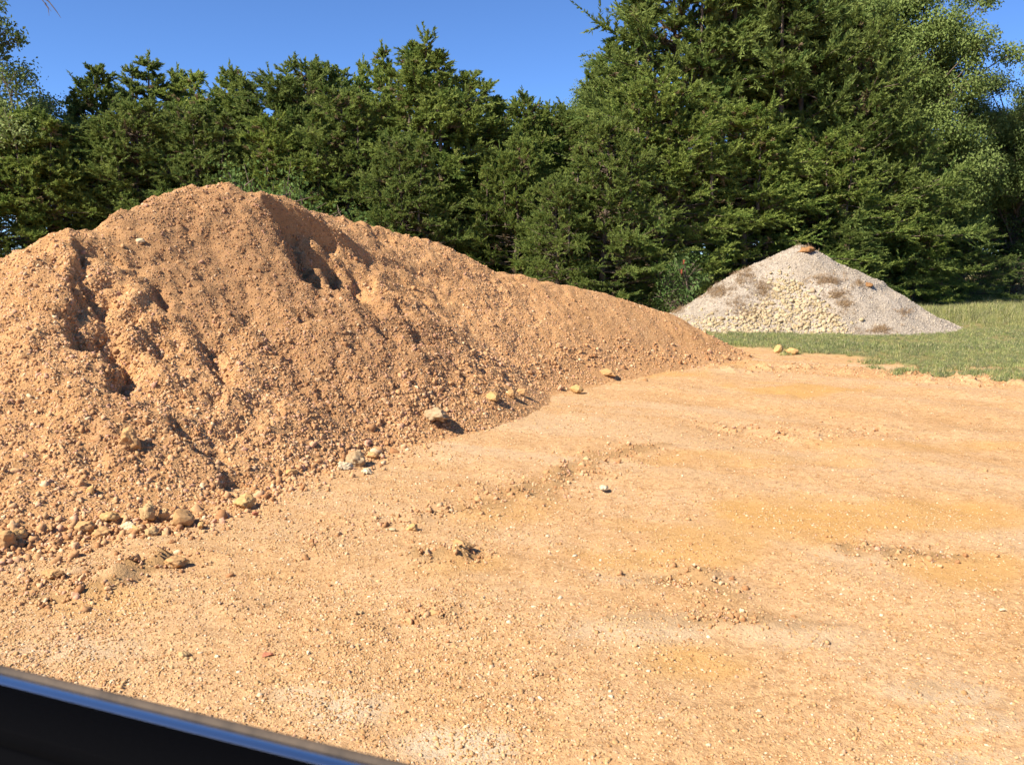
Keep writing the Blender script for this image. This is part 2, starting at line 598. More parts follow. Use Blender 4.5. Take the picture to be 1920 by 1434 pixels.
def ground_h(x, y):
    z = fbm(x * 0.35, y * 0.35, 70, 3) * 0.05 * smooth(2, 6, y) + fbm(x * 2.3, y * 2.3, 74, 3) * 0.022 + fbm(x * 9, y * 9, 78, 3) * 0.013
    near = (x > -8) & (x < 16) & (y < 19)
    for P, h, w in ridges:
        lo = np.min(P, axis=0) - 4 * w; hi = np.max(P, axis=0) + 4 * w
        k = near & (x > lo[0]) & (x < hi[0]) & (y > lo[1]) & (y < hi[1])
        if not k.any():
            continue
        d, s, f = poly_dist(x[k], y[k], P)
        n = 0.25 + 2.6 * np.abs(fbm(x[k] * 9, y[k] * 9, 82, 3)) - 1.2 * smooth(0.05, 0.4, fbm(x[k] * 6, y[k] * 6, 86, 3))
        n *= smooth(-0.2, 0.2, vnoise(x[k] * 5, y[k] * 5, 84) + 0.05)
        z[k] += 0.95 * h * n * np.exp(-(d / (1.3 * w)) ** 2)
    # rutted sweep of tyre tracks in the middle distance
    tr = np.hypot(x + 6.0, y - 2.0)
    z += 0.012 * np.sin(tr * 5.2) * smooth(6.5, 9, y) * smooth(16, 12, y) * smooth(0, 2.5, x)
    z -= 0.35 * smooth(1.6, 0.4, y) * 0
    far = smooth(45, 160, y)
    z += far * 1.0
    return z


gx = axis(-900, -6.0, 12.0, 900, 0.05)
gy = axis(-300, 2.2, 18.0, 1500, 0.05)
GX, GY = np.meshgrid(gx, gy, indexing='ij')
GZ = ground_h(GX, GY)
fm = field_mask(GX, GY)
GZ += fm * 0.03


def stain(spots, x, y):
    s = np.zeros_like(x)
    for px, py, rx, ry, a in spots:
        p = on_ground(px, py)
        c = on_ground(px + rx, py); e = on_ground(px, py + ry)
        dx = (x - p[0]) / abs(c[0] - p[0]); dy = (y - p[1]) / abs(e[1] - p[1])
        r = np.sqrt(dx * dx + dy * dy) + fbm(x * 2.5, y * 2.5, 90, 4) * 0.9
        s = np.maximum(s, a * smooth(1.2, 0.45, r))
    return s


grey_spots = [(650, 1330, 150, 60, 1.0), (820, 1390, 180, 50, 0.9), (560, 1300, 90, 30, 0.6), (1180, 1180, 200, 30, 0.45), (1480, 1190, 120, 30, 0.4), (1760, 1300, 120, 22, 0.5),
              (1830, 1360, 100, 25, 0.45), (1800, 1425, 160, 25, 0.5), (140, 1215, 160, 22, 0.4), (1640, 1040, 140, 22, 0.4), (1180, 1075, 80, 20, 0.35)]
orange_spots = [(1560, 960, 330, 45, 0.75), (1250, 1040, 160, 40, 0.6), (1500, 730, 120, 14, 0.7), (1180, 700, 160, 10, 0.6), (1380, 1000, 260, 50, 0.5),
                (1790, 1060, 140, 40, 0.6), (1300, 1240, 120, 40, 0.55), (960, 950, 120, 30, 0.4), (1700, 830, 260, 14, 0.45), (1430, 860, 220, 16, 0.4),
                (220, 1130, 160, 30, 0.4), (1350, 680, 80, 12, 0.6), (870, 1060, 120, 25, 0.4)]


def bands(x, y):
    """pale bands swept smooth by tyres, curving across the lot"""
    r = np.hypot(x + 7.0, (y + 3.0) * 1.15) + fbm(x * 0.5, y * 0.5, 97, 3) * 0.5
    st = smooth(0.1, 0.42, vnoise(r * 2.6, np.arctan2(y + 3, x + 7) * 3, 98)) + 0.6 * smooth(0.1, 0.4, vnoise(r * 7.0, np.arctan2(y + 3, x + 7) * 4, 99))
    return 0.24 * st * smooth(2.5, 5, y) * (y < 20)


def dark_earth_mask(x, y):
    """darker brown earth along the churned ridges and in scattered spots"""
    m = np.zeros_like(x)
    for P, h, w in ridges:
        if h < 0.033 or h == 0.06 and w > 0.3:
            continue
        k = (np.abs(x - P[0][0]) < 4) & (np.abs(y - P[0][1]) < 4)
        d, s, f = poly_dist(x[k], y[k], P)
        m[k] = np.maximum(m[k], smooth(1.3, 0.3, d / w + fbm(x[k] * 6, y[k] * 6, 95, 3) * 0.9))
    spots = [(1190, 1165, 130, 14, 0.40), (1480, 1165, 90, 16, 0.42), (1650, 1035, 110, 14, 0.42), (1740, 1290, 60, 9, 0.45), (1800, 1355, 60, 9, 0.45), (1380, 1110, 70, 14, 0.35), (1800, 800, 120, 5, 0.3)]
    return np.maximum(m * 0.75, stain(spots, x, y))


nx, ny = GX.shape
ii = np.arange(nx - 1)[:, None] * ny + np.arange(ny - 1)[None, :]
gf = np.stack([ii, ii + ny, ii + ny + 1, ii + 1], -1).reshape(-1, 4)
gme = make_mesh('ground', np.stack([GX, GY, GZ], -1).reshape(-1, 3), gf, M_ground, True,
                {'field': fm.ravel(), 'damp': dark_earth_mask(GX, GY).ravel(), 'grey': np.clip(stain(grey_spots, GX, GY) + bands(GX, GY), 0, 0.85).ravel(), 'orange': stain(orange_spots, GX, GY).ravel()})
ground = tag(add('ground', gme), 'pale orange gravelly dirt lot running back to a grassy field', 'ground', kind='structure')


def gz(x, y):
    return ground_h(np.atleast_1d(np.asarray(x, float)), np.atleast_1d(np.asarray(y, float)))


# ---- pile mesh: only cells above the ground
def field_mesh(name, fld, mat, keep, extra=None):
    n0, n1 = fld.X.shape
    V = np.stack([fld.X, fld.Y, fld.Z], -1).reshape(-1, 3)
    i = np.arange(n0 - 1)[:, None] * n1 + np.arange(n1 - 1)[None, :]
    Q = np.stack([i, i + n1, i + n1 + 1, i + 1], -1).reshape(-1, 4)
    kf = keep.reshape(-1)
    Q = Q[kf[Q].any(1)]
    used = np.zeros(len(V), bool); used[Q.ravel()] = True
    idx = np.cumsum(used) - 1
    return make_mesh(name, V[used], idx[Q], mat, True, {k: v.reshape(-1)[used] for k, v in (extra or {}).items()})


PILE.Z = PILE.Z - 0.02


def pile_damp(x, y, z):
    """darker brown earth: the upper part of the peak and the hollow between peak and ridge, in patches"""
    c = PILE_B.hit(520, 470); v = PILE_B.hit(700, 590)
    n = fbm(x * 1.4, y * 1.4, 150, 4)
    a = smooth(1.5, 0.5, np.hypot((x - c[0]) / 1.3, y - c[1]) + n)
    b = smooth(1.2, 0.4, np.hypot(x - v[0], (y - v[1]) / 1.6) + n) * 0.85
    return np.clip(np.maximum(a, b) * 0.95 + 0.5 * smooth(0.0, 0.5, n) * smooth(1.0, -1.0, x), 0, 1)


keep = PILE.Z > -0.03
big_pile = empty('gravel_pile', (*spine[7][:2], 0))
tag(big_pile, 'large orange tan gravel pile with a high peak and a ridge tapering right', 'gravel pile')
pb = add('heap', field_mesh('heap', PILE, M_pile, keep, {'damp': pile_damp(PILE.X, PILE.Y, PILE.Z)}), big_pile, loc=(-spine[7][0], -spine[7][1], 0))

# ---- the grey gravel pile in the grass
GP = Field(0.5, 14.0, 17.0, 27.0, 0.06)
pk = at_depth(1503, 452, 22.0)
dx = GP.X - pk[0]; dy = GP.Y - pk[1]
ang = np.arctan2(dy, dx)
dist = np.hypot(dx, dy)
slope = np.where(dx < 0, 0.60, 0.565) - 0.0 * dist
slope = slope + 0.10 * np.clip(-dy / (dist + 1e-6), 0, 1) * 1.0
slope = slope + 0.03 * np.sin(ang * 3 + 0.6)
GP.Z = np.sqrt(0.10 ** 2) + pk[2] - np.sqrt((slope * dist) ** 2 + 0.12 ** 2)
sh = at_depth(1400, 497, 21.6)
GP.Z = np.maximum(GP.Z, sh[2] - 0.62 * np.hypot(GP.X - sh[0], GP.Y - sh[1]))
GP.Z = box_blur(GP.Z, 3)
k2 = 7.0
GP.Z = np.where(GP.Z > 1.0, GP.Z, np.log1p(np.exp(np.clip(GP.Z, -3, 1) * k2)) / k2 - 0.05)
GP.Z += smooth(0, 0.3, GP.Z) * (fbm(GP.X * 0.9, GP.Y * 0.9, 100, 4) * 0.20 + fbm(GP.X * 7, GP.Y * 7, 104, 2) * 0.025) - 0.02
grey_pile = empty('gravel_pile', (pk[0], pk[1], 0))
tag(grey_pile, 'small pale grey gravel cone with cream stones standing in the grass', 'gravel pile')
add('heap', field_mesh('heap', GP, M_grey, GP.Z > -0.03), grey_pile, loc=(-pk[0], -pk[1], 0))


# ------------------------------------------------------------------ instanced scatter (stuff)
def ico(sub):
    import bmesh
    bm = bmesh.new()
    bmesh.ops.create_icosphere(bm, subdivisions=sub, radius=1.0)
    V = np.array([v.co[:] for v in bm.verts]); Fc = np.array([[v.index for v in f.verts] for f in bm.faces])
    bm.free()
    return V, Fc


ICO1, ICO2, ICO3, ICO4 = ico(1), ico(2), ico(3), ico(4)


def pebble_mesh(name, rng, mat, sub=1, rough=0.28, flat=(0.6, 0.95)):
    V, Fc = (ICO1, ICO2, ICO3)[sub - 1]
    V = V.copy()
    for _ in range(7):                                # chop by random planes for angular faces
        n = rng.normal(size=3); n /= np.linalg.norm(n)
        c = rng.uniform(0.42, 0.8)
        d = V @ n
        V -= np.where(d > c, d - c, 0)[:, None] * n
    V *= 1 + rng.normal(size=(len(V), 1)) * rough * 0.2
    V *= np.array([1, rng.uniform(0.65, 1.0), rng.uniform(*flat)])
    return make_mesh(name, V, Fc, mat, sub > 1)


def lump(rng, sub=3, rough=0.25, sc=(1, 0.85, 0.75), crumb=0.08, chop=5):
    V, Fc = (ICO1, ICO2, ICO3, ICO4)[sub - 1]
    V = V.copy()
    for _ in range(chop):
        n = rng.normal(size=3); n /= np.linalg.norm(n)
        c = rng.uniform(0.42, 0.8)
        d = V @ n
        V -= np.where(d > c, (d - c) * 0.9, 0)[:, None] * n
    o = rng.uniform(0, 50)
    nn = fbm(V[:, 0] * 1.7 + o + V[:, 2], V[:, 1] * 1.7 + o - V[:, 2] * 0.7, 5, 3)
    V = V * (1 + rough * nn[:, None] * 1.9)
    n2 = fbm(V[:, 0] * 5 + o - V[:, 2] * 3, V[:, 1] * 5 + o + V[:, 2] * 4, 9, 4) + 0.7 * np.abs(fbm(V[:, 0] * 8 - V[:, 1] * 3 + o, V[:, 2] * 8 + V[:, 1] * 3, 13, 3))
    V = V * (1 + crumb * 3.2 * n2[:, None])
    return V * np.array(sc), Fc


def collection(name, meshes):
    c = bpy.data.collections.new(name)
    for i, m in enumerate(meshes):
        c.objects.link(bpy.data.objects.new('%s_%02d' % (name, i), m))
    return c


_gn = {}


def scatter(name, pts, rot, scl, coll, parent=None, offset=(0, 0, 0), damp=None):
    """one object that instances the collection's meshes on given points"""
    pts = np.asarray(pts, np.float32)
    me = make_mesh(name, pts, [])
    n = len(pts)
    for an, v in (('rot', rot), ('scl', scl)):
        a = me.attributes.new(an, 'FLOAT_VECTOR', 'POINT')
        a.data.foreach_set('vector', np.asarray(v, np.float32).ravel())
    if damp is not None:
        a = me.attributes.new('damp', 'FLOAT', 'POINT')
        a.data.foreach_set('value', np.asarray(damp, np.float32))
    a = me.attributes.new('idx', 'INT', 'POINT')
    a.data.foreach_set('value', RS.integers(0, 1000, n).astype(np.int32))
    o = add(name, me, parent, offset)
    if coll.name not in _gn:
        ng = bpy.data.node_groups.new('scatter_' + coll.name, 'GeometryNodeTree')
        ng.interface.new_socket('Geometry', in_out='INPUT', socket_type='NodeSocketGeometry')
        ng.interface.new_socket('Geometry', in_out='OUTPUT', socket_type='NodeSocketGeometry')
        gi = ng.nodes.new('NodeGroupInput'); go = ng.nodes.new('NodeGroupOutput')
        iop = ng.nodes.new('GeometryNodeInstanceOnPoints')
        ci = ng.nodes.new('GeometryNodeCollectionInfo')
        ci.inputs['Collection'].default_value = coll
        ci.inputs['Separate Children'].default_value = True
        ci.inputs['Reset Children'].default_value = True
        iop.inputs['Pick Instance'].default_value = True

        def na(nm, dt):
            a = ng.nodes.new('GeometryNodeInputNamedAttribute')
            a.data_type = dt
            a.inputs['Name'].default_value = nm
            return a.outputs['Attribute']
        ng.links.new(gi.outputs[0], iop.inputs['Points'])
        ng.links.new(ci.outputs[0], iop.inputs['Instance'])
        ng.links.new(na('idx', 'INT'), iop.inputs['Instance Index'])
        er = ng.nodes.new('FunctionNodeEulerToRotation')
        ng.links.new(na('rot', 'FLOAT_VECTOR'), er.inputs[0])
        ng.links.new(er.outputs[0], iop.inputs['Rotation'])
        ng.links.new(na('scl', 'FLOAT_VECTOR'), iop.inputs['Scale'])
        ng.links.new(iop.outputs[0], go.inputs[0])
        _gn[coll.name] = ng
    md = o.modifiers.new('scatter', 'NODES')
    md.node_group = _gn[coll.name]
    o['kind'] = 'stuff'
    return o


def iso(s):
    return np.repeat(np.asarray(s)[:, None], 3, 1)


prng = np.random.default_rng(5)
C_pile = collection('pile_pebbles', [pebble_mesh('pebble', prng, M_pile_peb, 1) for _ in range(7)] +
                    [make_mesh('clump', *lump(prng, 2, 0.5, (1, 0.9, 0.8), 0.22), M_pile_peb, False) for _ in range(5)])
C_lot = collection('lot_pebbles', [pebble_mesh('pebble', prng, M_gr_peb, 1, 0.28, (0.5, 0.9)) for _ in range(10)])
C_greyp = collection('grey_pebbles', [pebble_mesh('pebble', prng, M_greypeb, 1) for _ in range(6)])


def in_view(x, y, z, m=180):
    """rough test that a point falls inside the photograph (with a margin), to spend pebbles where they are seen"""
    yy = y * CP - (z - CAM_Z) * SP; zz = y * SP + (z - CAM_Z) * CP
    px = 960 + F * x / yy; py = 717 - F * zz / yy
    return (px > -m * 3) & (px < 1920 + m * 3) & (py > -m) & (py < 1434 + m * 2)


def pile_pts(n, rng):
    x = rng.uniform(-9, 5.8, n); y = rng.uniform(4, 17, n)
    z = PILE.at(x, y)
    e = 0.06
    sx = (PILE.at(x + e, y) - PILE.at(x - e, y)) / (2 * e); sy = (PILE.at(x, y + e) - PILE.at(x, y - e)) / (2 * e)
    facing = (x * sx + (y) * sy - (z - CAM_Z)) > -0.8     # surfaces turned towards the lot
    steep = rng.random(n) < np.clip(0.30 + 0.40 * np.hypot(sx, sy), 0, 1)
    k = (z > 0.005) & in_view(x, y, z) & facing & steep
    return x[k], y[k], z[k]


off = (-spine[7][0], -spine[7][1], 0)
r1 = np.random.default_rng(21)
x, y, z = pile_pts(1500000, r1)
# gravel gathers lower on the slope and on the left; the upper slope is finer
s = r1.lognormal(math.log(0.0080), 0.45, len(x)).clip(0.004, 0.026)
coarse = 0.75 + 0.35 * smooth(-0.25, 0.35, fbm(x * 0.8, y * 0.8, 120, 3)) + 0.3 * smooth(1.3, 0.1, z) * smooth(0.5, -1.5, x)
s *= coarse
kk = r1.random(len(x)) < 1 - 0.3 * smooth(-0.5, 1.5, x)
x, y, z, s = x[kk], y[kk], z[kk], s[kk]
scatter('loose_gravel', np.stack([x, y, z - s * 0.40], -1), r1.uniform(0, 6.28, (len(x), 3)), iso(s), C_pile, big_pile, off, pile_damp(x, y, z))
x, y, z = pile_pts(95000, r1)
s = r1.lognormal(math.log(0.0125), 0.42, len(x)).clip(0.007, 0.04)
kk = r1.random(len(x)) < 1 - 0.75 * smooth(-0.5, 1.5, x)
x, y, z, s = x[kk], y[kk], z[kk], s[kk]
scatter('crumbling_clods', np.stack([x, y, z - s * 0.35], -1), r1.uniform(0, 6.28, (len(x), 3)), iso(s), C_pile, big_pile, off, pile_damp(x, y, z))


def lot_pts(n, ya, yb, rng):
    # density falls with distance
    y = ya * (yb / ya) ** rng.random(n)
    x = rng.uniform(-0.78, 0.78, n) * y
    z = gz(x, y)
    k = (field_mask(x, y) < 0.4) & (PILE.at(x, y) < z + 0.02)
    return x[k], y[k], z[k]


x, y, z = lot_pts(400000, 2.4, 17.0, r1)
dens = smooth(-0.35, 0.3, fbm(x * 1.5, y * 1.5, 130, 4)) * 0.6 + 0.4
dens *= 0.6 + 0.4 * smooth(0.9, -0.6, x / y * 3)          # stonier on the pile's side
kk = r1.random(len(x)) < dens
x, y, z = x[kk], y[kk], z[kk]
s = r1.lognormal(math.log(0.0058), 0.42, len(x)).clip(0.0028, 0.022) * (0.8 + 0.05 * y) * (1 - 0.2 * smooth(-1, 4, x))
scatter('lot_gravel', np.stack([x, y, z - s * 0.05], -1), np.stack([r1.normal(0, 0.5, len(x)), r1.normal(0, 0.5, len(x)), r1.uniform(0, 6.28, len(x))], -1), iso(s), C_lot)
tag(bpy.data.objects['lot_gravel'], 'loose tan gravel strewn over the dirt lot', 'gravel', kind='stuff')
# crumbs along the churned ridges and at the foot of the pile
cx, cy, cs = [], [], []
for P, h, w in ridges:
    if h < 0.021: continue
    P = np.array(P)
    L = np.hypot(*np.diff(P, axis=0).T).sum()
    n = int(L * 520 * min(1, h / 0.05))
    t = r1.random(n) * (len(P) - 1); i = t.astype(int); u = (t - i)[:, None]
    q = P[i] * (1 - u) + P[i + 1] * u + r1.normal(0, w * 0.8, (n, 2)) * r1.uniform(0.5, 2.2, (n, 1))
    cx.append(q[:, 0]); cy.append(q[:, 1]); cs.append(r1.lognormal(math.log(0.0078), 0.5, n).clip(0.004, 0.03))
P = np.array(foot)
n = 5200
t = r1.random(n) * (len(P) - 1); i = t.astype(int); u = (t - i)[:, None]
q = P[i] * (1 - u) + P[i + 1] * u + r1.normal(0, 0.16, (n, 2))
cx.append(q[:, 0]); cy.append(q[:, 1]); cs.append(r1.lognormal(math.log(0.0125), 0.5, n).clip(0.006, 0.045))
cx, cy, cs = map(np.concatenate, (cx, cy, cs))
cz = np.maximum(gz(cx, cy), PILE.at(cx, cy))
scatter('crumbled_earth', np.stack([cx, cy, cz + cs * 0.1], -1), r1.uniform(0, 6.28, (len(cx), 3)), iso(cs), C_pile)
tag(bpy.data.objects['crumbled_earth'], 'crumbled clay bits along the ruts and the foot of the pile', 'earth crumbs', kind='stuff')

# grey pile: pebbles
n = 60000
x = r1.uniform(1, 13.5, n); y = r1.uniform(17.5, 23.5, n); z = GP.at(x, y)
k = (z > 0.03)
x, y, z = x[k], y[k], z[k]
s = r1.lognormal(math.log(0.014), 0.4, len(x)).clip(0.007, 0.045)
scatter('loose_gravel', np.stack([x, y, z], -1), r1.uniform(0, 6.28, (len(x), 3)), iso(s), C_greyp, grey_pile, (-pk[0], -pk[1], 0))
# grey pile: cream stones, the largest as parts
smesh = [pebble_mesh('stone', prng, M_cream, 1, 0.3, (0.45, 0.8)) for _ in range(8)]


def tri_pts(poly, n, rng):
    poly = np.array(poly, float); lo = poly.min(0); hi = poly.max(0); out = []
    while len(out) < n:
        p = rng.uniform(lo, hi)
        ins = False; j = len(poly) - 1
        for i in range(len(poly)):
            a, b = poly[i], poly[j]
            if (a[1] > p[1]) != (b[1] > p[1]) and p[0] < (b[0] - a[0]) * (p[1] - a[1]) / (b[1] - a[1]) + a[0]:
                ins = not ins
            j = i
        if ins: out.append(p)
    return out


cream_px = tri_pts([(1462, 505), (1500, 535), (1530, 560), (1580, 600), (1600, 628), (1340, 628), (1275, 612), (1255, 590), (1330, 600), (1400, 585), (1440, 560), (1445, 530)], 1300, r1)
rest_p, rest_s = [], []
for i, p in enumerate(cream_px):
    h = GP.hit(p[0] + r1.normal(0, 4 if r1.random() < 0.75 else 22), p[1] + r1.normal(0, 3 if r1.random() < 0.75 else 12))
    if h[2] < 0.01: h[2] = 0.02
    sz = float(np.clip(r1.lognormal(math.log(0.050), 0.33), 0.025, 0.10))
    if i < 300:
        add('stone', smesh[i % 8], grey_pile, (h[0] - pk[0], h[1] - pk[1], h[2] + sz * 0.2), tuple(r1.uniform(-0.7, 0.7, 2)) + (r1.uniform(0, 6.28),), (sz * 1.15,) * 3)
    else:
        rest_p.append((h[0], h[1], h[2] + sz * 0.1)); rest_s.append(sz * 0.85)
C_cream = collection('cream_stones', smesh)
scatter('small_stones', rest_p, r1.uniform(-0.8, 6, (len(rest_p), 3)), iso(rest_s), C_cream, grey_pile, (-pk[0], -pk[1], 0))

# ------------------------------------------------------------------ grass
def tuft_mesh(name, rng, mat, nb, h, spread, w):
    V = []; T = []; Q = []; tint = []
    for b in range(nb):
        a = rng.uniform(0, 6.28); lean = rng.uniform(0.1, 0.9); hh = h * rng.uniform(0.5, 1.1)
        p0 = np.array([rng.normal(0, spread), rng.normal(0, spread), -0.02])
        d = np.array([math.cos(a), math.sin(a), 0]) * lean * hh * 0.6
        sd = np.array([-math.sin(a), math.cos(a), 0]) * w * rng.uniform(0.6, 1.2)
        mid = p0 + d * 0.35 + np.array([0, 0, hh * 0.6]); tip = p0 + d + np.array([0, 0, hh * (1 - 0.25 * lean)])
        o = len(V)
        V += [p0 - sd, p0 + sd, mid + sd * 0.8, mid - sd * 0.8, tip]
        Q.append([o, o + 1, o + 2, o + 3]); T.append([o + 3, o + 2, o + 4])
        tint += [rng.random()] * 5
    return make_mesh(name, np.array(V), [np.array(Q), np.array(T)], mat, False, {'tint': tint})


grng = np.random.default_rng(3)
C_tall = collection('tall_tufts', [tuft_mesh('tuft', grng, M_grass, 22, 0.34, 0.07, 0.0055) for _ in range(6)])
C_low = collection('low_tufts', [tuft_mesh('tuft', grng, M_lowgrass, 26, 0.13, 0.06, 0.0045) for _ in range(5)])
C_dry = collection('dry_tufts', [tuft_mesh('tuft', grng, M_dry, 26, 0.22, 0.08, 0.005) for _ in range(5)])


def zrot(n, tilt, rng):
    return np.stack([rng.normal(0, tilt, n), rng.normal(0, tilt, n), rng.uniform(0, 6.28, n)], -1)


n = 75000
y = 12.3 + 33 * r1.random(n) ** 1.5
x = r1.uniform(0.08, 0.80, n) * y
k = (field_mask(x, y) > 0.2 + 0.7 * r1.random(n)) & (r1.random(n) < 0.35 + smooth(-0.3, 0.15, fbm(x * 1.1, y * 1.1, 141, 3))) & (GP.at(x, y) < 0.05) & (PILE.at(x, y) < 0.03)
x, y = x[k], y[k]
rise = smooth(18.8, 25, y)
s = (0.42 + 0.5 * rise) * r1.uniform(0.6, 1.25, len(x)) * (0.75 + 0.9 * (fbm(x * 0.5, y * 0.5, 140, 3) + 0.3))
short = rise < r1.random(len(x)) * 0.8
zz = gz(x, y) + 0.03
scatter('meadow_grass', np.stack([x, y, zz], -1)[~short], zrot((~short).sum(), 0.15, r1), iso(s[~short]), C_tall)
tag(bpy.data.objects['meadow_grass'], 'tall yellowish green grass of the field before the trees', 'grass', kind='stuff')
scatter('mown_grass', np.stack([x, y, zz], -1)[short], zrot(short.sum(), 0.2, r1), iso(np.clip(s[short] * 1.3, 0.4, 1.2)), C_low)
tag(bpy.data.objects['mown_grass'], 'short green grass between the dirt lot and the grey pile', 'grass', kind='stuff')
# sparse mats creeping onto the dirt
mx, my = [], []
for px, py, rx, ry, n in ((1720, 697, 45, 5, 90), (1780, 690, 60, 4, 130), (1860, 700, 60, 5, 130), (1690, 702, 14, 2, 40), (1870, 715, 14, 2, 30), (1780, 707, 30, 3, 70), (1640, 688, 12, 2, 20), (1900, 706, 30, 4, 90), (1660, 678, 40, 3, 90), (1484, 663, 14, 2, 40)):
    for _ in range(n):
        p = on_ground(px + r1.normal(0, rx * 0.6), py + r1.normal(0, ry * 0.6))
        mx.append(p[0]); my.append(p[1])
mx, my = np.array(mx), np.array(my)
scatter('creeping_grass', np.stack([mx, my, gz(mx, my)], -1), zrot(len(mx), 0.3, r1), iso(r1.uniform(0.35, 0.8, len(mx))), C_low)
tag(bpy.data.objects['creeping_grass'], 'thin green grass mats creeping onto the orange dirt', 'grass', kind='stuff')
# dead grass on the grey pile
dp = []
for px, py, rx, ry, n in ((1395, 520, 22, 14, 120), (1350, 548, 20, 12, 130), (1432, 545, 14, 18, 90), (1385, 575, 25, 16, 70), (1410, 590, 20, 10, 50), (1275, 580, 14, 10, 40),
                          (1555, 528, 22, 7, 110), (1570, 552, 16, 9, 80), (1585, 575, 18, 12, 50), (1652, 620, 20, 6, 70), (1700, 585, 16, 5, 30), (1610, 532, 8, 4, 20), (1545, 590, 20, 10, 16), (1510, 466, 12, 4, 20)):
    for _ in range(n):
        dp.append(GP.hit(px + r1.normal(0, rx * (0.5 if _ % 3 else 1.3)), py + r1.normal(0, ry * (0.5 if _ % 3 else 1.3))))
dp = np.array(dp)
scatter('dead_grass', dp, zrot(len(dp), 0.5, r1), iso(r1.uniform(0.2, 0.55, len(dp))), C_dry, grey_pile, (-pk[0], -pk[1], 0))


# ------------------------------------------------------------------ rocks and clods
def rock(px, py, w_px, name, mat, label, cat, sc=(1, 0.85, 0.75), rough=0.25, crumb=0.08, seed=0, sink=0.3, chop=5, where='lot', group=None):
    rng = np.random.default_rng(500 + seed)
    h = {'lot': PILE, 'pile': PILE, 'grey': GP}[where].hit(px, py)
    zz = max(h[2], float(gz(h[0], h[1])[0]))
    dep = h[1] * CP
    r = w_px / F * dep / 2
    V, Fc = lump(rng, 4, rough * 0.9, sc, crumb * 0.8, chop)
    V = V * r
    o = add(name, make_mesh(name, V, Fc, mat, False), None, (h[0], h[1], zz + r * sc[2] * (1 - sink * 2) * 1.0), (0, 0, rng.uniform(-0.5, 0.5)))
    tag(o, label, cat, group)
    return o


G1 = 'clods at the foot of the big pile'
rock(343, 985, 50, 'clay_clod', M_clod, 'largest rounded brown clod at the foot of the big pile', 'clod', (1, 0.9, 0.8), 0.16, 0.05, 1, 0.1, group=G1)
rock(277, 978, 36, 'pale_clod', M_clod_pale, 'tall pale cream clod left of the largest rounded brown clod', 'clod', (0.9, 0.8, 1.1), 0.3, 0.1, 2, 0.1, group=G1)
rock(308, 975, 24, 'pale_clod', M_clod_pale, 'slim upright clod squeezed between tall pale and largest brown clods', 'clod', (0.8, 0.7, 1.3), 0.3, 0.1, 3, 0.15, group=G1)
rock(205, 976, 34, 'clay_clod', M_yellowrock, 'yellowish clod lying upslope of two brown clods at pile foot', 'clod', (1, 0.8, 0.75), 0.25, 0.08, 4, 0.25, group=G1)
rock(160, 996, 40, 'clay_clod', M_clod, 'brown sloping clod, left one of the pair at the pile foot', 'clod', (1, 0.8, 0.7), 0.2, 0.07, 5, 0.2, group=G1)
rock(195, 1003, 34, 'clay_clod', M_clod, 'brown crumbly clod, right one of the pair at the pile foot', 'clod', (1, 0.8, 0.6), 0.3, 0.1, 6, 0.25, group=G1)
rock(243, 992, 28, 'white_clod', M_whiterock, 'whitish crumbly lump below the tall pale clod', 'clod', (1, 0.8, 0.7), 0.35, 0.14, 7, 0.25, group=G1)
rock(288, 1004, 26, 'clay_clod', M_clod_pale, 'small tan clod in front of the slim upright clod', 'clod', (1, 0.8, 0.85), 0.3, 0.12, 8, 0.15, group=G1)
rock(257, 1000, 24, 'clay_clod', M_yellowrock, 'small yellow clod touching the whitish crumbly lump', 'clod', (1, 0.9, 0.8), 0.25, 0.08, 9, 0.2, group=G1)
rock(377, 992, 15, 'clay_clod', M_yellowrock, 'tiny upright clod just right of the largest rounded brown clod', 'clod', (0.8, 0.7, 1.1), 0.2, 0.08, 10, 0.1, group=G1)
rock(455, 952, 40, 'clay_clod', M_yellowrock, 'rough yellow clod standing apart right of the clod row', 'clod', (1, 0.85, 0.8), 0.28, 0.1, 11, 0.2, group=G1)
rock(478, 965, 16, 'clay_clod', M_redrock, 'small reddish stone beside the rough yellow clod', 'stone', (1, 0.7, 0.5), 0.2, 0.05, 12, 0.2)
rock(30, 1012, 40, 'clay_clod', M_yellowrock, 'yellow clod near the left edge at the pile foot', 'clod', (1, 0.8, 0.7), 0.25, 0.1, 13, 0.25, group=G1)
rock(6, 1025, 44, 'clay_clod', M_clod, 'shadowed clod cut by the left edge of the picture', 'clod', (1, 0.9, 0.8), 0.25, 0.08, 14, 0.1, group=G1)
rock(88, 995, 26, 'clay_clod', M_clod, 'dark brown clod half sunk in the gravel left of the brown pair', 'clod', (1, 0.8, 0.7), 0.25, 0.1, 15, 0.3, group=G1)
rock(245, 835, 46, 'clay_clod', M_clod, 'dark clod sticking out of the lower left pile slope', 'clod', (0.9, 0.8, 0.9), 0.25, 0.12, 16, 0.3, where='pile')
rock(170, 925, 22, 'clay_clod', M_yellowrock, 'narrow yellow clod on the slope above the brown pair', 'clod', (0.8, 0.7, 1.1), 0.2, 0.08, 17, 0.25, where='pile')
rock(262, 455, 26, 'flat_stone', M_cream, 'flat cream stone high on the left shoulder of the pile', 'stone', (1, 0.6, 0.5), 0.15, 0.03, 18, 0.3, 9, where='pile')
rock(815, 788, 72, 'layered_rock', M_greyrock, 'flat layered brown rock lying where the slope meets the lot', 'rock', (1, 0.7, 0.38), 0.25, 0.12, 19, 0.1, 8)
rock(670, 872, 48, 'broken_rock', M_greyrock, 'grey broken pointed rock at the edge of the pile', 'rock', (0.9, 0.8, 0.75), 0.4, 0.14, 20, 0.2, 7)
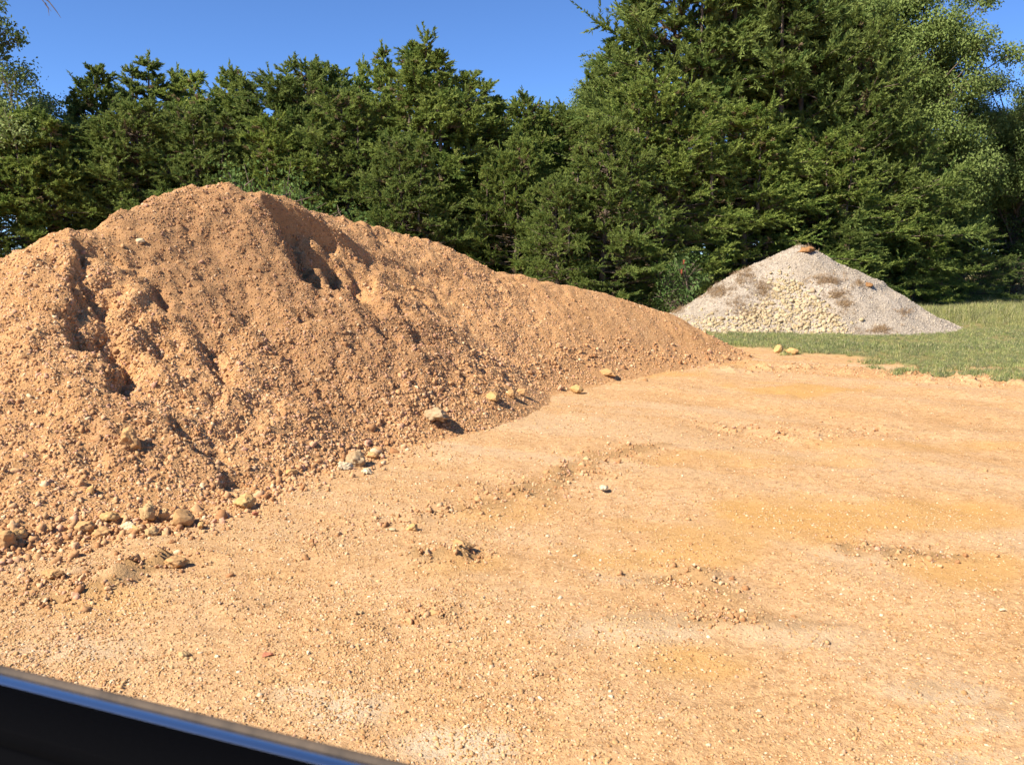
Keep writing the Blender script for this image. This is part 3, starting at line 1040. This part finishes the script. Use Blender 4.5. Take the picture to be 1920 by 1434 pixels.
rock(643, 878, 30, 'white_rubble', M_whiterock, 'whitish crumbs left of the grey broken pointed rock', 'rubble', (1, 0.8, 0.5), 0.4, 0.2, 21, 0.3, 4)
rock(688, 886, 22, 'white_rubble', M_whiterock, 'small whitish lump under the grey broken pointed rock', 'rubble', (1, 0.8, 0.55), 0.4, 0.2, 22, 0.3, 4)
rock(698, 858, 24, 'clay_clod', M_clod, 'small brown clod right above the grey broken pointed rock', 'clod', (1, 0.8, 0.6), 0.25, 0.08, 23, 0.25)
rock(545, 889, 30, 'clay_clod', M_yellowrock, 'lone smooth tan stone at the pile edge', 'stone', (1, 0.7, 0.5), 0.15, 0.04, 24, 0.2)
rock(924, 749, 28, 'clay_clod', M_yellowrock, 'leftmost of three tan clods where the ridge meets the lot', 'clod', (1, 0.8, 0.7), 0.2, 0.06, 25, 0.2)
rock(958, 745, 20, 'clay_clod', M_clod, 'middle one of three tan clods where the ridge meets the lot', 'clod', (0.9, 0.8, 0.9), 0.25, 0.08, 26, 0.2)
rock(978, 741, 20, 'clay_clod', M_clod, 'rightmost of three tan clods where the ridge meets the lot', 'clod', (0.9, 0.8, 0.9), 0.25, 0.08, 27, 0.2)
rock(1081, 738, 26, 'clay_clod', M_yellowrock, 'single tan clod out on the lot before the ridge end', 'clod', (1, 0.8, 0.7), 0.2, 0.06, 28, 0.15)
rock(1140, 703, 36, 'clay_clod', M_clod, 'low flat clod at the foot of the tapering ridge', 'clod', (1, 0.6, 0.35), 0.25, 0.1, 29, 0.2)
rock(775, 995, 28, 'clay_clod', M_yellowrock, 'tan clod alone in the middle of the near lot', 'clod', (1, 0.8, 0.7), 0.25, 0.08, 30, 0.2)
rock(737, 994, 18, 'flat_stone', M_cream, 'flat pale stone left of the lone tan clod', 'stone', (1, 0.7, 0.4), 0.15, 0.03, 31, 0.2)
rock(1458, 661, 20, 'boulder', M_yellowrock, 'yellow boulder at the grass edge, left of two', 'boulder', (0.95, 0.85, 0.9), 0.15, 0.04, 32, 0.15)
rock(1485, 664, 22, 'boulder', M_yellowrock, 'yellow boulder at the grass edge, right of two', 'boulder', (1, 0.85, 0.7), 0.15, 0.04, 33, 0.15)
rock(1515, 473, 30, 'clay_clump', M_rust, 'rust brown clay clump on top of the grey pile', 'clay clump', (1, 0.7, 0.5), 0.35, 0.12, 34, 0.25, where='grey')
rock(1629, 537, 16, 'clay_clump', M_rust, 'round rust brown clump on the right flank of the grey pile', 'clay clump', (1, 0.8, 0.7), 0.25, 0.1, 35, 0.2, where='grey')
rock(1880, 1146, 14, 'white_stone', M_whiterock, 'bright white stone near the right edge of the lot', 'stone', (1, 0.7, 0.6), 0.15, 0.03, 36, 0.2, 9)
rock(580, 1258, 13, 'white_stone', M_whiterock, 'bright white pebble right of the reddish stone', 'stone', (1, 0.8, 0.7), 0.15, 0.03, 37, 0.2, 9)
rock(408, 1249, 12, 'white_stone', M_whiterock, 'white pebble above the car door near the left', 'stone', (1, 0.8, 0.6), 0.15, 0.03, 38, 0.2, 9)
rock(506, 1263, 24, 'red_stone', M_redrock, 'reddish stone left of the bright white pebble', 'stone', (1, 0.8, 0.45), 0.25, 0.05, 39, 0.25, 8)
rock(348, 1275, 24, 'tan_stone', M_clod_pale, 'tan stone with a shadow close above the car door', 'stone', (1, 0.8, 0.6), 0.25, 0.06, 40, 0.2, 8)
rock(1130, 916, 20, 'white_rubble', M_whiterock, 'small whitish rubble heap in the middle of the lot', 'rubble', (1, 0.8, 0.45), 0.4, 0.2, 41, 0.25, 4)
rock(325, 1060, 50, 'clay_clod', M_clod, 'craggy brown clod at the right end of the near rut', 'clod', (1, 0.6, 0.42), 0.35, 0.12, 42, 0.25, 4)
rock(862, 1034, 46, 'clay_clod', M_clod, 'craggy brown clod left of centre in the near lot', 'clod', (1, 0.7, 0.42), 0.35, 0.10, 43, 0.25, 4)
rock(812, 1157, 40, 'clay_clod', M_clod, 'low brown clod lying in a hole of the near lot', 'clod', (1, 0.6, 0.35), 0.35, 0.12, 44, 0.25, 4)
rock(95, 1080, 44, 'clay_clod', M_clod, 'dark brown clod at the left end of the near rut', 'clod', (1, 0.6, 0.4), 0.35, 0.12, 45, 0.3, 4)

# stones that can be told apart one by one on the pile and the lot: parts
stone_m = [pebble_mesh('stone', prng, pebble_material('loose_stone', [(0.0, (0.50, 0.28, 0.13)), (0.6, (0.62, 0.38, 0.18)), (1.0, (0.72, 0.50, 0.28))]), 1, 0.3, (0.5, 0.85))]
stone_m += [pebble_mesh('stone', prng, stone_m[0].materials[0], 1, 0.3, (0.5, 0.85)) for _ in range(7)]
cnt = 0
while cnt < 230:
    px = r1.uniform(0, 900); py = r1.uniform(460, 1000)
    h = PILE.hit(px, py)
    if h[2] < 0.06: continue
    if r1.random() > 0.25 + 0.75 * smooth(500, 850, py): continue
    sz = r1.lognormal(math.log(0.0165), 0.3)
    add('stone', stone_m[cnt % 8], big_pile, (h[0] + off[0], h[1] + off[1], h[2] + sz * 0.3), tuple(r1.uniform(0, 6.28, 3)), (sz,) * 3)
    cnt += 1
for i in range(200):
    px = r1.uniform(0, 1920); py = 720 + 700 * r1.random()
    h = on_ground(px, py)
    if PILE.at(h[0], h[1]) > 0.01: continue
    sz = r1.lognormal(math.log(0.0105), 0.35) * (0.75 + 0.08 * h[1])
    add('stone', stone_m[i % 8], ground, (h[0], h[1], float(gz(h[0], h[1])[0]) + sz * 0.25), (r1.uniform(-.6, .6), r1.uniform(-.6, .6), r1.uniform(0, 6.28)), (sz,) * 3)


# ------------------------------------------------------------------ trees
def unit(v):
    return v / (np.linalg.norm(v, axis=-1, keepdims=True) + 1e-9)


def kites(P, D, L, W, rng):
    """thin kite quads from P along D"""
    S = unit(np.cross(D, rng.normal(size=D.shape)))
    n = len(P)
    V = np.empty((n, 4, 3))
    V[:, 0] = P
    V[:, 1] = P + D * (L * 0.45)[:, None] + S * W[:, None]
    V[:, 2] = P + D * L[:, None]
    V[:, 3] = P + D * (L * 0.45)[:, None] - S * W[:, None]
    return V.reshape(-1, 3), np.arange(n * 4).reshape(n, 4)


def cedar_meshes(seed, Ht=8.0, R=2.6, nb=150, leaders=3, power=0.75, fill=1.0):
    rng = np.random.default_rng(seed)
    axes = [(0.0, 0.0, 0.0, Ht, R, nb, power)]
    for i in range(leaders):
        a = rng.uniform(0, 6.28); rr = rng.uniform(0.15, 0.42) * R
        top = Ht * rng.uniform(0.80, 0.97)
        axes.append((math.cos(a) * rr, math.sin(a) * rr, Ht * 0.55, top, R * 0.24, int(nb * 0.26), 1.0))
    wood = []; FP = []; FD = []; TT = []
    for (ax, ay, z0, z1, r0, n, pw) in axes:
        hh = z1 - z0
        t = np.sort(rng.random(n) ** 0.92) * 0.94 + (0.015 if z0 == 0 else 0.05)
        az = np.arange(n) * 2.399963 + rng.normal(0, 0.5, n)
        lob = 1 + 0.22 * np.sin(az * 2 + rng.uniform(0, 6)) + 0.15 * np.sin(az * 3 + t * 7 + rng.uniform(0, 6))
        L = r0 * np.minimum(1, (t / 0.10 + 0.25)) ** 0.5 * (1 - t) ** pw * lob * rng.uniform(0.5, 1.28, n) + 0.05
        el = np.radians(-2 + 40 * t ** 1.4 + rng.normal(0, 11, n))
        lean = rng.normal(0, 0.03, 2)
        wood.append(tube([(ax + lean[0] * hh * u, ay + lean[1] * hh * u, z0 + hh * u) for u in np.linspace(0 if z0 == 0 else -0.15, 0.96, 7)],
                         np.linspace(0.14 if z0 == 0 else 0.06, 0.012, 7)))
        k_ = 16
        uu = np.linspace(0.88, 0.985, k_)
        P = np.column_stack([ax + lean[0] * hh * uu, ay + lean[1] * hh * uu, z0 + hh * uu])
        P = np.repeat(P, 7, 0) + rng.normal(0, 0.015, (k_ * 7, 3))
        FP.append(P); FD.append(unit(rng.normal(size=P.shape) * 0.75 * np.repeat(np.linspace(1.2, 0.3, k_), 7)[:, None] + np.array([0, 0, 0.8]))); TT.append(np.clip(rng.normal(0.5, 0.12, k_ * 7), 0, 0.85))
        for i in range(n):
            st = np.array([ax + lean[0] * hh * t[i], ay + lean[1] * hh * t[i], z0 + hh * t[i]])
            hd = np.array([math.cos(az[i]), math.sin(az[i]), 0])
            s_ = np.linspace(0, 1, 5)
            pts = st + hd * (L[i] * math.cos(el[i]) * s_)[:, None] + np.array([0, 0, 1]) * (L[i] * math.sin(el[i]) * s_ * (0.55 + 0.45 * s_))[:, None]
            if L[i] > 0.7:
                wood.append(tube(pts, np.linspace(0.028, 0.006, 5), 4))
            nt_ = int((4 + L[i] * 7.5) * fill)
            u = rng.random(nt_) ** 0.5
            u = 0.15 + 0.85 * u
            base = st + hd * (L[i] * math.cos(el[i]) * u)[:, None] + np.array([0, 0, 1]) * (L[i] * math.sin(el[i]) * u * (0.55 + 0.45 * u))[:, None]
            bd = unit(hd * math.cos(el[i]) + np.array([0, 0, math.sin(el[i]) * 1.1]))
            td = unit(bd * 0.85 + rng.normal(size=(nt_, 3)) * np.array([0.6, 0.6, 0.4]) + np.array([0, 0, 0.12]))
            tl = rng.uniform(0.25, 0.62, nt_) * min(1.0, 0.28 + L[i] * 0.45)
            npt = 8; nsp = 5
            uu = np.linspace(0.1, 1.0, npt)
            P = base[:, None, :] + td[:, None, :] * (tl[:, None] * uu[None, :])[:, :, None]
            P = np.repeat(P[:, :, None, :], nsp, 2)
            D = unit(td[:, None, None, :] * 0.95 + rng.normal(size=P.shape) * 0.42 + np.array([0, 0, 0.16]))
            tw = np.clip(rng.normal(0.42, 0.17, nt_) + rng.normal(0, 0.06), 0, 0.85)
            tw = np.where((u < 0.5) & (rng.random(nt_) < 0.5), rng.uniform(0.92, 1.0, nt_), tw)
            FP.append(P.reshape(-1, 3)); FD.append(D.reshape(-1, 3)); TT.append(np.repeat(tw, npt * nsp))
    FP = np.concatenate(FP); FD = np.concatenate(FD); TT = np.concatenate(TT)
    n = len(FP)
    V, Fc = kites(FP, FD, rng.uniform(0.065, 0.14, n), rng.uniform(0.011, 0.021, n), rng)
    crown = make_mesh('crown', V, Fc, M_cedar, False, {'tint': np.repeat(np.clip(TT + rng.normal(0, 0.04, n), 0, 1), 4)})
    wv, wf = merge(wood)
    return make_mesh('trunk', wv, wf, M_bark, True), crown


def oak_meshes(seed, Ht=11.0, R=4.0, base=0.22, nl=70, leaves=420, leaf=0.075, mat=None, bark=None, lump_r=(0.5, 0.95), trunk_r=0.24, extra=(), twigs=()):
    rng = np.random.default_rng(seed)
    wood = [tube([(rng.normal(0, 0.05) * k, rng.normal(0, 0.05) * k, Ht * 0.6 * k / 6) for k in range(7)], np.linspace(trunk_r, trunk_r * 0.35, 7), 8)]
    FP = []; FN = []; TT = []
    c0 = np.array([0, 0, Ht * (base + (1 - base) / 2)])
    rad = np.array([R, R, Ht * (1 - base) / 2])
    for tw in twigs:
        wood.append(tube(tw, np.linspace(0.022, 0.004, len(tw)), 4))
    for i in range(nl + len(extra)):
        d = unit(rng.normal(size=3)); rr = rng.random() ** 0.4
        c = c0 + d * rad * rr * (0.80 + 0.25 * math.sin(3 * math.atan2(d[1], d[0]) + seed))
        r = rng.uniform(*lump_r)
        if i >= nl:
            c = np.array(extra[i - nl][:3]); r = extra[i - nl][3]
        s0 = np.array([0, 0, max(Ht * 0.15, min(Ht * 0.58, c[2] - rng.uniform(0.8, 2.5)))])
        m = (s0 + c) / 2 + np.array([0, 0, rng.uniform(-0.3, 0.5)]) + rng.normal(0, 0.2, 3)
        tt = np.linspace(0, 1, 6)[:, None]
        wood.append(tube((1 - tt) ** 2 * s0 + 2 * tt * (1 - tt) * m + tt ** 2 * c, np.linspace(trunk_r * 0.28, 0.012, 6), 5))
        for _ in range(3):
            e = c + unit(rng.normal(size=3)) * r * 0.9
            wood.append(tube(np.linspace(c - (c - m) * 0.2, e, 3), np.array([0.016, 0.01, 0.004]), 4))
        n = int(leaves * (r / 0.72) ** 2)
        q = unit(rng.normal(size=(n, 3))) * (rng.random((n, 1)) ** 0.45) * r * np.array([1.15, 1.15, 0.75])
        sub = rng.normal(0, r * 0.5, (7, 3))
        q = q * 0.75 + sub[rng.integers(0, 7, n)] * 0.45
        FP.append(c + q); FN.append(unit(q + rng.normal(size=(n, 3)) * 0.5 + np.array([0, 0, 0.25])))
        TT.append(np.clip(rng.normal(0.45, 0.2, n) + rng.normal(0, 0.1), 0, 1))
    FP = np.concatenate(FP); FN = np.concatenate(FN); TT = np.concatenate(TT)
    n = len(FP)
    D = unit(np.cross(FN, rng.normal(size=(n, 3))))
    S = unit(np.cross(FN, D))
    L = rng.uniform(0.7, 1.3, n) * leaf * 2; W = L * rng.uniform(0.22, 0.36, n)
    V = np.empty((n, 4, 3))
    V[:, 0] = FP; V[:, 1] = FP + D * (L * 0.5)[:, None] + S * W[:, None] + FN * (L * 0.1)[:, None]
    V[:, 2] = FP + D * L[:, None] - FN * (L * 0.05)[:, None]; V[:, 3] = FP + D * (L * 0.5)[:, None] - S * W[:, None] + FN * (L * 0.1)[:, None]
    crown = make_mesh('crown', V.reshape(-1, 3), np.arange(n * 4).reshape(n, 4), mat or M_oak, False, {'tint': np.repeat(TT, 4)})
    wv, wf = merge(wood)
    return make_mesh('trunk', wv, wf, bark or M_bark, True), crown


def place_tree(name, meshes, px, top_py, D, nomH, wscale, rz, label, cat, group=None):
    p = at_depth(px, top_py, D)
    s = p[2] / nomH
    base = empty(name, (p[0], p[1], float(gz(p[0], p[1])[0]) - 0.05), rz)
    tag(base, label, cat, group)
    add('trunk', meshes[0], base, scl=(s * wscale, s * wscale, s))
    add('crown', meshes[1], base, scl=(s * wscale, s * wscale, s))
    return base


CED = [cedar_meshes(1, 8, 2.3, 150, 2, 0.8), cedar_meshes(2, 8, 2.7, 170, 4, 0.7), cedar_meshes(3, 8, 1.9, 140, 1, 0.9),
       cedar_meshes(4, 8, 2.8, 180, 4, 0.62), cedar_meshes(5, 8, 2.4, 160, 3, 0.75), cedar_meshes(6, 8, 2.9, 190, 5, 0.55)]
GC = 'cedars of the tree line'
cedars = [
    # px, top, depth, variant, width factor, label
    (40, 205, 25.0, 3, 1.1, 'dark cedar at the left edge below the pale leaved tree'),
    (160, 118, 29.0, 4, 1.0, 'cedar with twin pointed tops, leftmost against the sky'),
    (120, 215, 25.5, 1, 1.0, 'low dark cedar in front of the leftmost twin topped cedar'),
    (257, 92, 30.0, 2, 1.1, 'tall narrow cedar with wispy spire left of the main peak'),
    (305, 108, 30.5, 2, 1.0, 'thin cedar spire just right of the wispy tall one'),
    (232, 190, 26.0, 5, 1.0, 'broad cedar standing before the wispy spires'),
    (357, 118, 29.0, 0, 1.15, 'dark rounded cedar top above the gravel peak'),
    (432, 112, 31.0, 2, 0.8, 'thin dry looking spire right of the dark rounded top'),
    (460, 132, 29.5, 0, 1.0, 'small pointed cedar between dry spire and yellowish cedars'),
    (375, 195, 26.0, 3, 1.0, 'shadowed cedar right behind the gravel peak'),
    (545, 115, 29.0, 5, 1.0, 'yellowish bushy cedar right above the gravel peak'),
    (600, 112, 29.5, 4, 1.0, 'yellowish cedar right of the bushy one'),
    (520, 215, 26.0, 1, 1.0, 'dark low cedar behind the right shoulder of the peak'),
    (662, 95, 31.0, 2, 0.7, 'thin bare spire left of the crooked pointed cedar'),
    (655, 165, 26.5, 3, 0.95, 'full dark cedar behind the upper ridge'),
    (740, 70, 29.0, 2, 0.8, 'cedar with a crooked pointed top left of the middle crown'),
    (828, 74, 27.0, 1, 1.12, 'large middle cedar with several spires above the ridge'),
    (905, 125, 27.5, 4, 1.15, 'right shoulder cedar of the large middle crown'),
    (760, 250, 24.5, 3, 0.9, 'low dark cedar right behind the ridge middle'),
    (960, 260, 25.0, 5, 0.8, 'low cedar at the gap behind the falling ridge'),
    (1130, 215, 24.0, 3, 0.95, 'bright green low cedar left of the tallest cedars'),
    (1260, 130, 26.0, 5, 0.95, 'bright green bushy cedar before the tallest cedars'),
    (1050, 330, 23.5, 5, 0.9, 'lowest bright cedar behind the ridge end'),
    (1290, -90, 30.0, 3, 0.95, 'tallest cedar, left one, its top out of the picture'),
    (1450, -130, 31.0, 5, 0.9, 'tallest cedar, middle one, behind the grey pile'),
    (1600, 20, 30.5, 3, 0.85, 'tall cedar, right one, leaning against the oak'),
    (1410, 190, 27.0, 1, 1.1, 'full cedar right behind the grey pile top'),
    (1560, 240, 28.5, 3, 1.05, 'olive cedar above the right flank of the grey pile'),
    (1690, 230, 30.5, 5, 0.9, 'outermost right cedar with drooping olive sprays'),
    (1590, 420, 26.5, 5, 1.5, 'low cedar skirt right of the grey pile top'),
    (1720, 400, 29.5, 3, 1.25, 'low yellowish cedar at the field edge'),
    (-45, 250, 24.5, 5, 1.0, 'cedar cut by the left edge of the picture'),
    (1810, 415, 32.0, 5, 1.2, 'low cedar at the far corner of the field'),
    (985, 182, 31.0, 3, 0.9, 'cedar right behind the right shoulder of the middle crown'),
    (1055, 195, 32.0, 5, 0.9, 'cedar closing the notch left of the tallest cedars'),
    (1165, 60, 31.0, 4, 0.8, 'slim cedar on the left flank of the tallest cedars'),
    (300, 330, 33.0, 5, 1.7, 'undergrowth cedar low behind the gravel peak'),
    (650, 340, 33.0, 3, 1.7, 'undergrowth cedar low behind the upper ridge'),
    (880, 350, 33.0, 5, 1.7, 'undergrowth cedar low behind the ridge middle'),
    (1120, 360, 33.0, 3, 1.7, 'undergrowth cedar low behind the ridge end'),
    (1350, 360, 34.0, 5, 1.7, 'undergrowth cedar low behind the grey pile left flank'),
    (1600, 360, 35.0, 3, 1.7, 'undergrowth cedar low behind the grey pile right flank'),
]
for i, (px, ty, D, v, w, lab) in enumerate(cedars):
    place_tree('cedar_tree', CED[v], px, ty, D, 8.0, w * 1.2, i * 1.37, lab, 'cedar tree', GC)

OAK = [oak_meshes(11, 11, 4.2, 0.06, 150, 900, 0.05), oak_meshes(12, 11, 4.0, 0.08, 130, 900, 0.05)]
pl = at_depth(-300, -300, 27.0); lsc = pl[2] / 11


def oak_local(px, py, D=26.0):
    q = (at_depth(px, py, D) - pl * np.array([1, 1, 0])) / lsc
    c_, s_ = math.cos(-3.0), math.sin(-3.0)
    return np.array([(q[0] * c_ - q[1] * s_) / 0.85, (q[0] * s_ + q[1] * c_) / 0.85, q[2]])


OAKL = oak_meshes(13, 11, 3.8, 0.42, 90, 800, 0.05,
                  extra=[(*oak_local(12, 52), 0.36), (*oak_local(34, 66), 0.28), (*oak_local(6, 84), 0.30), (*oak_local(-30, 40), 0.5), (*oak_local(-25, 100), 0.4), (*oak_local(10, 104), 0.16), (*oak_local(-10, 10), 0.3)],
                  twigs=[[oak_local(20, -60), oak_local(60, -25), oak_local(84, 2), oak_local(96, 18)], [oak_local(60, -25), oak_local(92, 0), oak_local(106, 18), oak_local(114, 30)], [oak_local(84, 2), oak_local(90, 12), oak_local(92, 26)]])
place_tree('oak_tree', OAK[0], 1690, -60, 37.0, 11, 0.9, 0.4, 'tall oak with pale green leaves behind the right cedars', 'oak tree', 'oaks')
place_tree('oak_tree', OAK[1], 1930, 88, 37.0, 11, 0.9, 2.2, 'oak cut by the right edge of the picture', 'oak tree', 'oaks')
place_tree('oak_tree', OAK[1], 1590, -200, 40.0, 11, 0.9, 4.2, 'dark oak at the top edge above the tallest cedars', 'oak tree', 'oaks')
place_tree('oak_tree', OAK[0], 1015, 175, 42.0, 11, 1.2, 1.2, 'distant oak filling the gap between the middle and tall cedars', 'oak tree', 'oaks')
place_tree('oak_tree', OAK[1], 1118, 80, 36.0, 11, 0.7, 5.0, 'slim oak with loose sprays left of the tallest cedars', 'oak tree', 'oaks')
place_tree('oak_tree', OAKL, -300, -300, 27.0, 11, 0.85, 3.0, 'big oak reaching in at the upper left corner', 'oak tree', 'oaks')
for i, (px, ty, D, w, lab) in enumerate([
        (250, 250, 46, 1.2, 'background oak behind the wispy cedar spires'), (560, 260, 45, 1.2, 'background oak behind the yellowish cedars'),
        (880, 260, 46, 1.2, 'background oak behind the large middle cedar'), (1240, 250, 45, 1.2, 'background oak behind the bright green bushy cedar'),
        (1460, 240, 44, 1.2, 'background oak behind the middle tallest cedar'), (1700, 330, 44, 1.2, 'low background oak behind the outermost right cedar'),
        (1820, 200, 46, 1.1, 'background oak below the sky gap at the upper right'), (1960, 230, 46, 1.0, 'background oak behind the oak at the right edge')]):
    place_tree('oak_tree', OAK[i % 2], px, ty, D, 11, w, i * 2.1, lab, 'oak tree', 'background oaks')
PALE = oak_meshes(21, 6.5, 2.2, 0.50, 75, 520, 0.045, M_pale, M_palebark, (0.35, 0.7), 0.12)
place_tree('pale_tree', PALE, 22, 122, 26.2, 6.5, 1.0, 1.0, 'pale leaved small tree with light limbs at the left edge', 'tree')
BUSH = oak_meshes(31, 2.4, 1.1, 0.0, 44, 260, 0.034, M_bush, M_bark, (0.25, 0.5), 0.04)
GB = 'broadleaf bushes'
for i, (px, ty, D, w, lab) in enumerate([
        (470, 285, 20.0, 0.75, 'leafy bush behind the gravel peak'),
        (570, 335, 19.5, 0.9, 'leafy bush right of the gravel peak'),
        (1275, 470, 22.5, 1.0, 'fresh green bush beside the red sumac left of the grey pile'),
        (1790, 500, 34.0, 1.3, 'round bush at the foot of the right cedars'),
        (1850, 512, 35.0, 1.2, 'tall weedy bush at the right end of the field'),
        (1905, 470, 35.0, 1.3, 'bush at the field corner by the right edge'),
        (1862, 395, 38.0, 1.2, 'tall thicket left of the oak trunk at the right edge'),
        (1925, 370, 37.5, 1.3, 'tall thicket below the oak at the right edge'),
        (1770, 380, 39.0, 1.2, 'tall thicket behind the outermost right cedar')]):
    place_tree('bush', BUSH, px, ty, D, 2.4, w, i * 1.9, lab, 'bush', GB)
# the sumac's red seed heads
sm = empty('sumac', tuple(at_depth(1290, 470, 22.0) * np.array([1, 1, 0])))
tag(sm, 'small sumac with red seed heads left of the grey pile', 'sumac')
top = at_depth(1278, 488, 22.0)[2]
wv, wf = merge([tube([(0, 0, 0), (0.03, 0, top * 0.5), (-0.1, 0.0, top)], np.array([0.03, 0.02, 0.01])), tube([(0, 0, top * 0.4), (0.2, -0.1, top * 0.7)], np.array([0.018, 0.008]))])
add('stem', make_mesh('stem', wv, wf, M_bark, True), sm)
V, Fc = lump(np.random.default_rng(77), 2, 0.4, (0.03, 0.03, 0.075), 0.25)
for q in ((-0.1, -0.05, top - 0.05), (-0.16, -0.1, top - 0.28)):
    add('seed_head', make_mesh('seed_head', V, Fc, M_sumac, False, {'tint': np.full(len(V), 0.6)}), sm, q)
sr = np.random.default_rng(78)
P = np.concatenate([np.tile([-0.1, 0, top - 0.1], (60, 1)), np.tile([0.2, -0.1, top * 0.7], (60, 1)), np.tile([0.0, -0.1, top * 0.45], (60, 1))])
P = P + sr.normal(0, 0.12, P.shape)
V, Fc = kites(P, unit(sr.normal(size=P.shape) + np.array([0, -0.2, -0.4])), sr.uniform(0.12, 0.22, 180), sr.uniform(0.02, 0.035, 180), sr)
add('leaves', make_mesh('leaves', V, Fc, M_bush, False, {'tint': np.repeat(sr.random(180), 4)}), sm)

# ------------------------------------------------------------------ the car door the picture is taken over
M_rubber, rnt, rb = plain('weatherstrip_rubber', (0.10, 0.075, 0.05), 0.75, 0, 0.3)
nt_ = noise(rnt, 60, 4, 0.7, objco(rnt))
rnt.links.new(ramp(rnt, nt_, [(0.3, (0.035, 0.025, 0.018)), (0.7, (0.085, 0.06, 0.04))]), rb.inputs['Base Color'])
M_trim, *_ = plain('polished_trim', (0.56, 0.58, 0.61), 0.22, 1.0)
M_black, bnt, bb = plain('black_plastic', (0.002, 0.002, 0.0024), 0.85, 0, 0.012)
bnt.links.new(bump(bnt, noise(bnt, 240, 2, 0.5, objco(bnt)), 0.3, 0.001), bb.inputs['Normal'])
M_greyplas, *_ = plain('grey_plastic', (0.03, 0.032, 0.036), 0.6, 0, 0.2)
M_paint, *_ = plain('dark_paint', (0.02, 0.022, 0.028), 0.25, 0, 0.5)
M_tan, *_ = plain('tan_tab', (0.20, 0.10, 0.03), 0.6, 0, 0.2)
SILL = 0.27
a = on_ground(0, 1240, CAM_Z - SILL); b_ = on_ground(835, 1440, CAM_Z - SILL)
ex = unit(b_ - a); ey = np.array([-ex[1], ex[0], 0]); ez = np.array([0, 0, 1.0])
door = empty('car_door', (a[0], a[1], 0), math.atan2(ex[1], ex[0]))
tag(door, 'dark car door sill with shiny trim along the lower left corner', 'car door')


def extrude(name, prof, mat, x0=-0.7, x1=1.1, sm=False):
    """profile in (y, z) of the door's own axes, run along the door"""
    prof = np.array(prof, float); m = len(prof)
    xs = np.linspace(x0, x1, 13)
    V = np.concatenate([np.column_stack([np.full(m, x), prof]) for x in xs])
    i = np.arange(len(xs) - 1)[:, None] * m; j = np.arange(m)[None, :]; j2 = (j + 1) % m
    Q = np.stack([i + j, i + j2, i + m + j2, i + m + j], -1).reshape(-1, 4)
    caps = np.array([np.arange(m)[::-1], np.arange(m) + (len(xs) - 1) * m])
    return add(name, make_mesh(name, V, [Q, caps], mat, sm), door)


zt = CAM_Z - SILL
# outer edge lies at y = 0; the inside of the car is at negative y
def rnd(y0, y1, z0, z1, r=0.004):
    return [(y0 + r, z0), (y1 - r, z0), (y1, z0 + r), (y1, z1 - r), (y1 - r, z1), (y0 + r, z1), (y0, z1 - r), (y0, z0 + r)]


extrude('weatherstrip', rnd(-0.0085, 0.0, zt - 0.05, zt, 0.0035), M_rubber)
extrude('trim_strip', rnd(-0.0205, -0.0087, zt - 0.045, zt - 0.0015, 0.0005), M_trim)
extrude('window_channel', rnd(-0.060, -0.0207, zt - 0.06, zt - 0.0004, 0.0012), M_black)
extrude('inner_seal', rnd(-0.075, -0.0602, zt - 0.06, zt - 0.006, 0.006), M_black)
extrude('inner_panel', rnd(-0.14, -0.0752, zt - 0.85, zt - 0.02, 0.02), M_black)
extrude('outer_skin', [(-0.008, zt - 0.052), (0.004, zt - 0.052), (0.06, zt - 0.35), (0.05, zt - 0.9), (-0.016, zt - 0.9)], M_paint)
extrude('armrest', rnd(-0.20, -0.1402, zt - 0.22, zt - 0.14, 0.02), M_greyplas, -0.7, 0.0)
tb = add('lock_tab', make_mesh('lock_tab', lump(np.random.default_rng(9), 2, 0.1, (0.006, 0.006, 0.012), 0.02)[0], ICO2[1], M_tan, True), door, (-0.004, -0.048, zt - 0.012))
